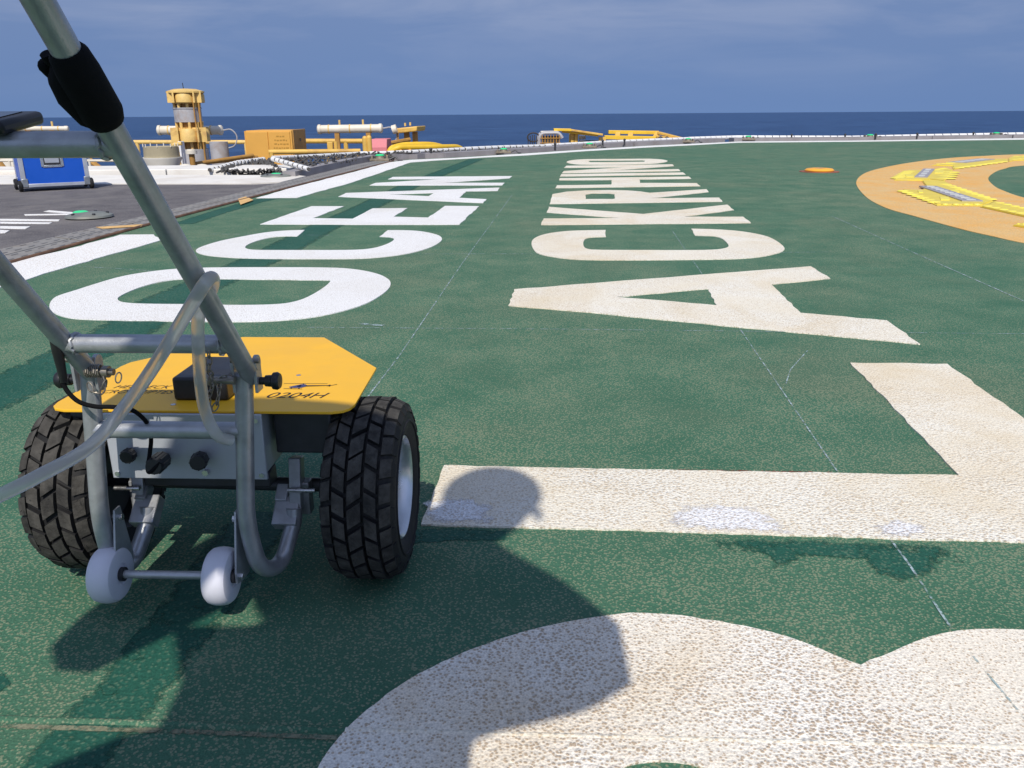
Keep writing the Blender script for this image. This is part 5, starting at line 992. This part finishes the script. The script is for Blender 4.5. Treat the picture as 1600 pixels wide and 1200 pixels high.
# yellow boom frame
bm1 = thing('boom_frame', 'shorter yellow boom frame right of the dark engine cage', 'crane', ((2.014,25,-0.07)[0], 25, ZB)); o_ = Vector(bm1.location)
def beam(t, a, b, h, w, mat, nm='beam', o_=None):
    a, b = Vector(a), Vector(b); d = (b - a); q = d.to_track_quat('X', 'Z').to_matrix(); m = MB(); m.box((a + b) / 2, (d.length, w, h), q); return m.build(nm, mat, t, off=o_, smooth=0, bevel=0.01)
beam(bm1, (1.264,25,0.158), (1.768,25,0.146), 0.07, 0.5, BRIGHTY, 'beam', o_); beam(bm1, (1.749,25,0.146), (2.686,25,0.009), 0.055, 0.4, CRANEY, 'beam', o_); beam(bm1, (1.513,25.1,0.101), (2.566,25.1,-0.014), 0.06, 0.35, BRIGHTY, 'beam', o_)
for a, b in (((1.813,25.1,0.072), (1.819,25.1,-0.27)), ((1.926,25.1,0.071), (1.932,25.1,-0.271)), ((2.632,25,-0.057), (2.637,25,-0.272)), ((2.744,25,-0.057), (2.75,25,-0.273))): m = MB(); m.box((a[0], a[1], (a[2] + ZB) / 2), (0.09, 0.12, a[2] - ZB)); m.build('leg', CRANEY, bm1, off=o_)
m = MB(); c, d = pbox((1.746,25.2,0.034), (1.997,25.2,-0.311), 0.3); m.box(c, d); m.build('gearbox', BRIGHTY, bm1, off=o_, bevel=0.02)
beam(bm1, (2.025,25.1,-0.199), (2.684,25.1,-0.204), 0.10, 0.2, DARKSTEEL, 'cross_beam', o_)
m = MB(); c, d = pbox((2.048,25.2,-0.031), (2.22,25.2,-0.131), 0.3); m.box(c, d); c, d = pbox((2.026,25,-0.178), (2.103,25,-0.305), 0.2); m.box(c, d); m.build('white_box', PIPEW, bm1, off=o_)
bm2 = thing('long_boom', 'long yellow boom of two parallel beams tapering down to the right', 'crane', ((3.652,26,-0.107)[0], 26, ZB)); o_ = Vector(bm2.location)
beam(bm2, (3.022,26.4,0.051), (4.571,26.4,0.022), 0.105, 0.2, BRIGHTY, 'beam', o_); beam(bm2, (2.854,26,-0.093), (4.413,26,-0.131), 0.115, 0.2, BRIGHTY, 'beam', o_)
for a, b in (((3.315,26.3,0.037), (3.257,26.1,-0.126)), ((3.709,26.3,0.016), (3.648,26.1,-0.129)), ((4.534,26.3,0.029), (4.41,26.1,-0.134))): beam(bm2, a, b, 0.07, 0.15, CRANEY, 'strut', o_)
beam(bm2, (4.537,26.2,0.022), (5.188,25.4,-0.156), 0.07, 0.14, CRANEY, 'beam', o_); beam(bm2, (4.41,26,-0.075), (4.882,25.6,-0.133), 0.06, 0.14, CRANEY, 'beam', o_)
for a in ((3.283,26,-0.124), (3.732,26,-0.145), (4.219,26,-0.149), (4.529,26,-0.132), (4.882,25.6,-0.133)): m = MB(); m.box((a[0], a[1], (a[2] + ZB) / 2), (0.10, 0.12, a[2] - ZB)); m.build('leg', CRANEY, bm2, off=o_)
for i, px in enumerate(((4.481,25.5,-0.136), (4.673,25.5,-0.147), (4.808,25.4,-0.172))): m = MB(); m.sphere(px, 0.08, 8); m.cyl((px[0], px[1], ZB), px, 0.04, n=6); m.build('coupling', DARKSTEEL, bm2, off=o_)

# ------------------------------------------------------------------ the photographer behind the camera: the photograph shows only the shadow on the deck
SKIN = pm('skin', (0.42, 0.24, 0.16), 0.5, 0, 0.06, 20); SHOE = pm('work_boots', (0.03, 0.025, 0.02), 0.6); HAIR = pm('hair_dark', (0.02, 0.015, 0.012), 0.7, 0, 0.3, 60, 0.5, 200)
LIPS = pm('lips', (0.35, 0.13, 0.11), 0.5); EYE = pm('eye_dark', (0.03, 0.02, 0.02), 0.2)
def make_person(label, loc, J, fingers, cloth, head_tilt):
    person = thing('person', label, 'person', loc, 0); off = Vector(person.location); J = dict(J)
    E = [('pelvis', 'belly'), ('belly', 'waist'), ('waist', 'chest'), ('chest', 'upper'), ('upper', 'neck'), ('neck', 'jaw'), ('jaw', 'brow'), ('brow', 'crown')]
    for s in 'RL': E += [('upper', 'sh' + s), ('sh' + s, 'el' + s), ('el' + s, 'wr' + s), ('wr' + s, 'pa' + s), ('pelvis', 'hp' + s), ('hp' + s, 'kn' + s), ('kn' + s, 'an' + s), ('an' + s, 'he' + s), ('he' + s, 'to' + s)]
    for s, chains in fingers.items():
        for i, (pts, r) in enumerate(chains):
            prev = 'pa' + s
            for k, p in enumerate(pts):
                nm = 'f%s%d%d' % (s, i, k); J[nm] = (p, (r * (1 - .12 * k),) * 2); E.append((prev, nm)); prev = nm
    names = list(J); me = bpy.data.meshes.new('body')
    me.from_pydata([tuple(Vector(J[k][0]) - off) for k in names], [(names.index(a), names.index(b)) for a, b in E], []); me.update()
    bm0 = bmesh.new(); bm0.from_mesh(me); bm0.verts.layers.skin.verify(); bm0.to_mesh(me); bm0.free(); sv = me.skin_vertices[0].data
    for i, k in enumerate(names): sv[i].radius = J[k][1]; sv[i].use_root = (k == 'pelvis')
    bo = bpy.data.objects.new('body', me); COL.objects.link(bo)
    sk = bo.modifiers.new('skin', 'SKIN'); sk.use_smooth_shade = True
    ss = bo.modifiers.new('sub', 'SUBSURF'); ss.levels = 1; ss.render_levels = 1
    bpy.context.view_layer.update(); nm_ = bpy.data.meshes.new_from_object(bo.evaluated_get(bpy.context.evaluated_depsgraph_get()))
    bo.modifiers.clear(); bo.data = nm_; nm_.name = 'body'
    for m_ in (cloth, SKIN, SHOE): nm_.materials.append(m_)
    zn = J['neck'][0][2]
    for p in nm_.polygons:
        c = p.center + off; hand = any((c - Vector(J['pa' + s][0])).length < 0.045 + 0.07 * ((c - Vector(J['wr' + s][0])).length > 0.045) for s in 'RL')
        p.material_index = 1 if (c.z > zn or hand) else 2 if c.z < 0.10 else 0
        p.use_smooth = True
    bo.parent = person
    hd = Vector(J['brow'][0]); rot = Matrix.Rotation(R(-head_tilt), 3, 'X')
    def hp_(x, y, z): return hd + rot @ Vector((x, y, z))
    m = MB(); m.sphere(hp_(0, -.018, .030), 0.086, 20, sc=(0.97, 1.0, 0.96)); m.build('hair', HAIR, person, off=off)
    for s in (-1, 1):
        m = MB(); m.sphere(hp_(s * .030, .072, -.012), 0.011, 12); m.build('eye', EYE, person, off=off)
        m = MB(); m.sphere(hp_(s * .076, -.010, -.025), 0.017, 12, sc=(.40, .8, 1.25)); m.build('ear', SKIN, person, off=off)
    m = MB(); m.lathe([(0.017, 0), (0.013, 0.02), (0.006, 0.042), (0.0001, 0.046)], hp_(0, .074, -.052), rot @ Vector((0, 0.15, 1)), 12); m.build('nose', SKIN, person, off=off)
    m = MB(); m.sphere(hp_(0, .066, -.078), 0.018, 12, sc=(1.3, .5, .4)); m.build('mouth', LIPS, person, off=off)
    return person
# leaning to the right over a phone held low, left elbow out
P1 = dict(pelvis=((-.36, -.32, .84), (.15, .12)), belly=((-.30, -.29, .95), (.20, .115)), waist=((-.25, -.25, 1.05), (.225, .125)), chest=((-.215, -.19, 1.18), (.20, .135)), upper=((-.26, -.185, 1.36), (.15, .145)), neck=((-.18, -.18, 1.385), (.07, .065)),
          jaw=((-.12, -.17, 1.43), (.066, .072)), brow=((-.095, -.165, 1.485), (.076, .086)), crown=((-.085, -.175, 1.535), (.062, .068)),
          shR=((-.085, -.165, 1.205), (.098, .092)), elR=((.068, -.055, .945), (.080, .078)), wrR=((-.120, -.100, .905), (.058, .054)), paR=((-.103, -.066, .715), (.040, .026)),
          shL=((-.405, -.165, 1.385), (.12, .115)), elL=((-.550, -.055, .975), (.062, .060)), wrL=((-.480, .150, .830), (.036, .034)), paL=((-.462, .205, .795), (.040, .026)),
          hpR=((-.25, -.32, .80), (.105, .11)), knR=((-.22, -.20, .45), (.072, .074)), anR=((-.22, -.32, .11), (.05, .052)), heR=((-.22, -.34, .050), (.046, .044)), toR=((-.21, -.13, .032), (.045, .031)),
          hpL=((-.47, -.32, .80), (.105, .11)), knL=((-.50, -.20, .45), (.072, .074)), anL=((-.49, -.32, .11), (.05, .052)), heL=((-.49, -.34, .050), (.046, .044)), toL=((-.50, -.13, .032), (.045, .031)))
F1 = {'R': [([(-.130 + i * .019, -.036, .660), (-.130 + i * .019, -.014, .642), (-.130 + i * .019, -.0075, .616)], .0082) for i in range(4)] + [([(-.072, -.064, .680), (-.062, -.046, .655), (-.060, -.036, .628)], .0095)],
      'L': [([(-.492 + i * .019, .238, .792), (-.492 + i * .019, .256, .776), (-.490 + i * .019, .250, .756)], .0085) for i in range(4)] + [([(-.428, .208, .785), (-.420, .226, .772), (-.424, .240, .760)], .0095)]}
make_person('person in dark work clothes leaning over a phone held low, seen as a shadow', (-.36, -.30, 0), P1, F1, pm('work_clothes', (0.05, 0.06, 0.09), 0.85, 0, 0.15, 14, 0.3, 200), 35)
ph = thing('phone', 'dark phone held low in one hand by the leaning person', 'phone', (-0.06, -0.018, 0.6)); off = Vector(ph.location)
m = MB(); m.box((-0.058, -0.020, 0.607), (0.150, 0.008, 0.074)); m.build('phone_body', BLACKP, ph, off=off, bevel=0.003)
m = MB(); m.box((-0.058, -0.0243, 0.607), (0.141, 0.0006, 0.067)); m.build('screen', pm('phone_screen', (0.01, 0.01, 0.012), 0.1), ph, off=off)
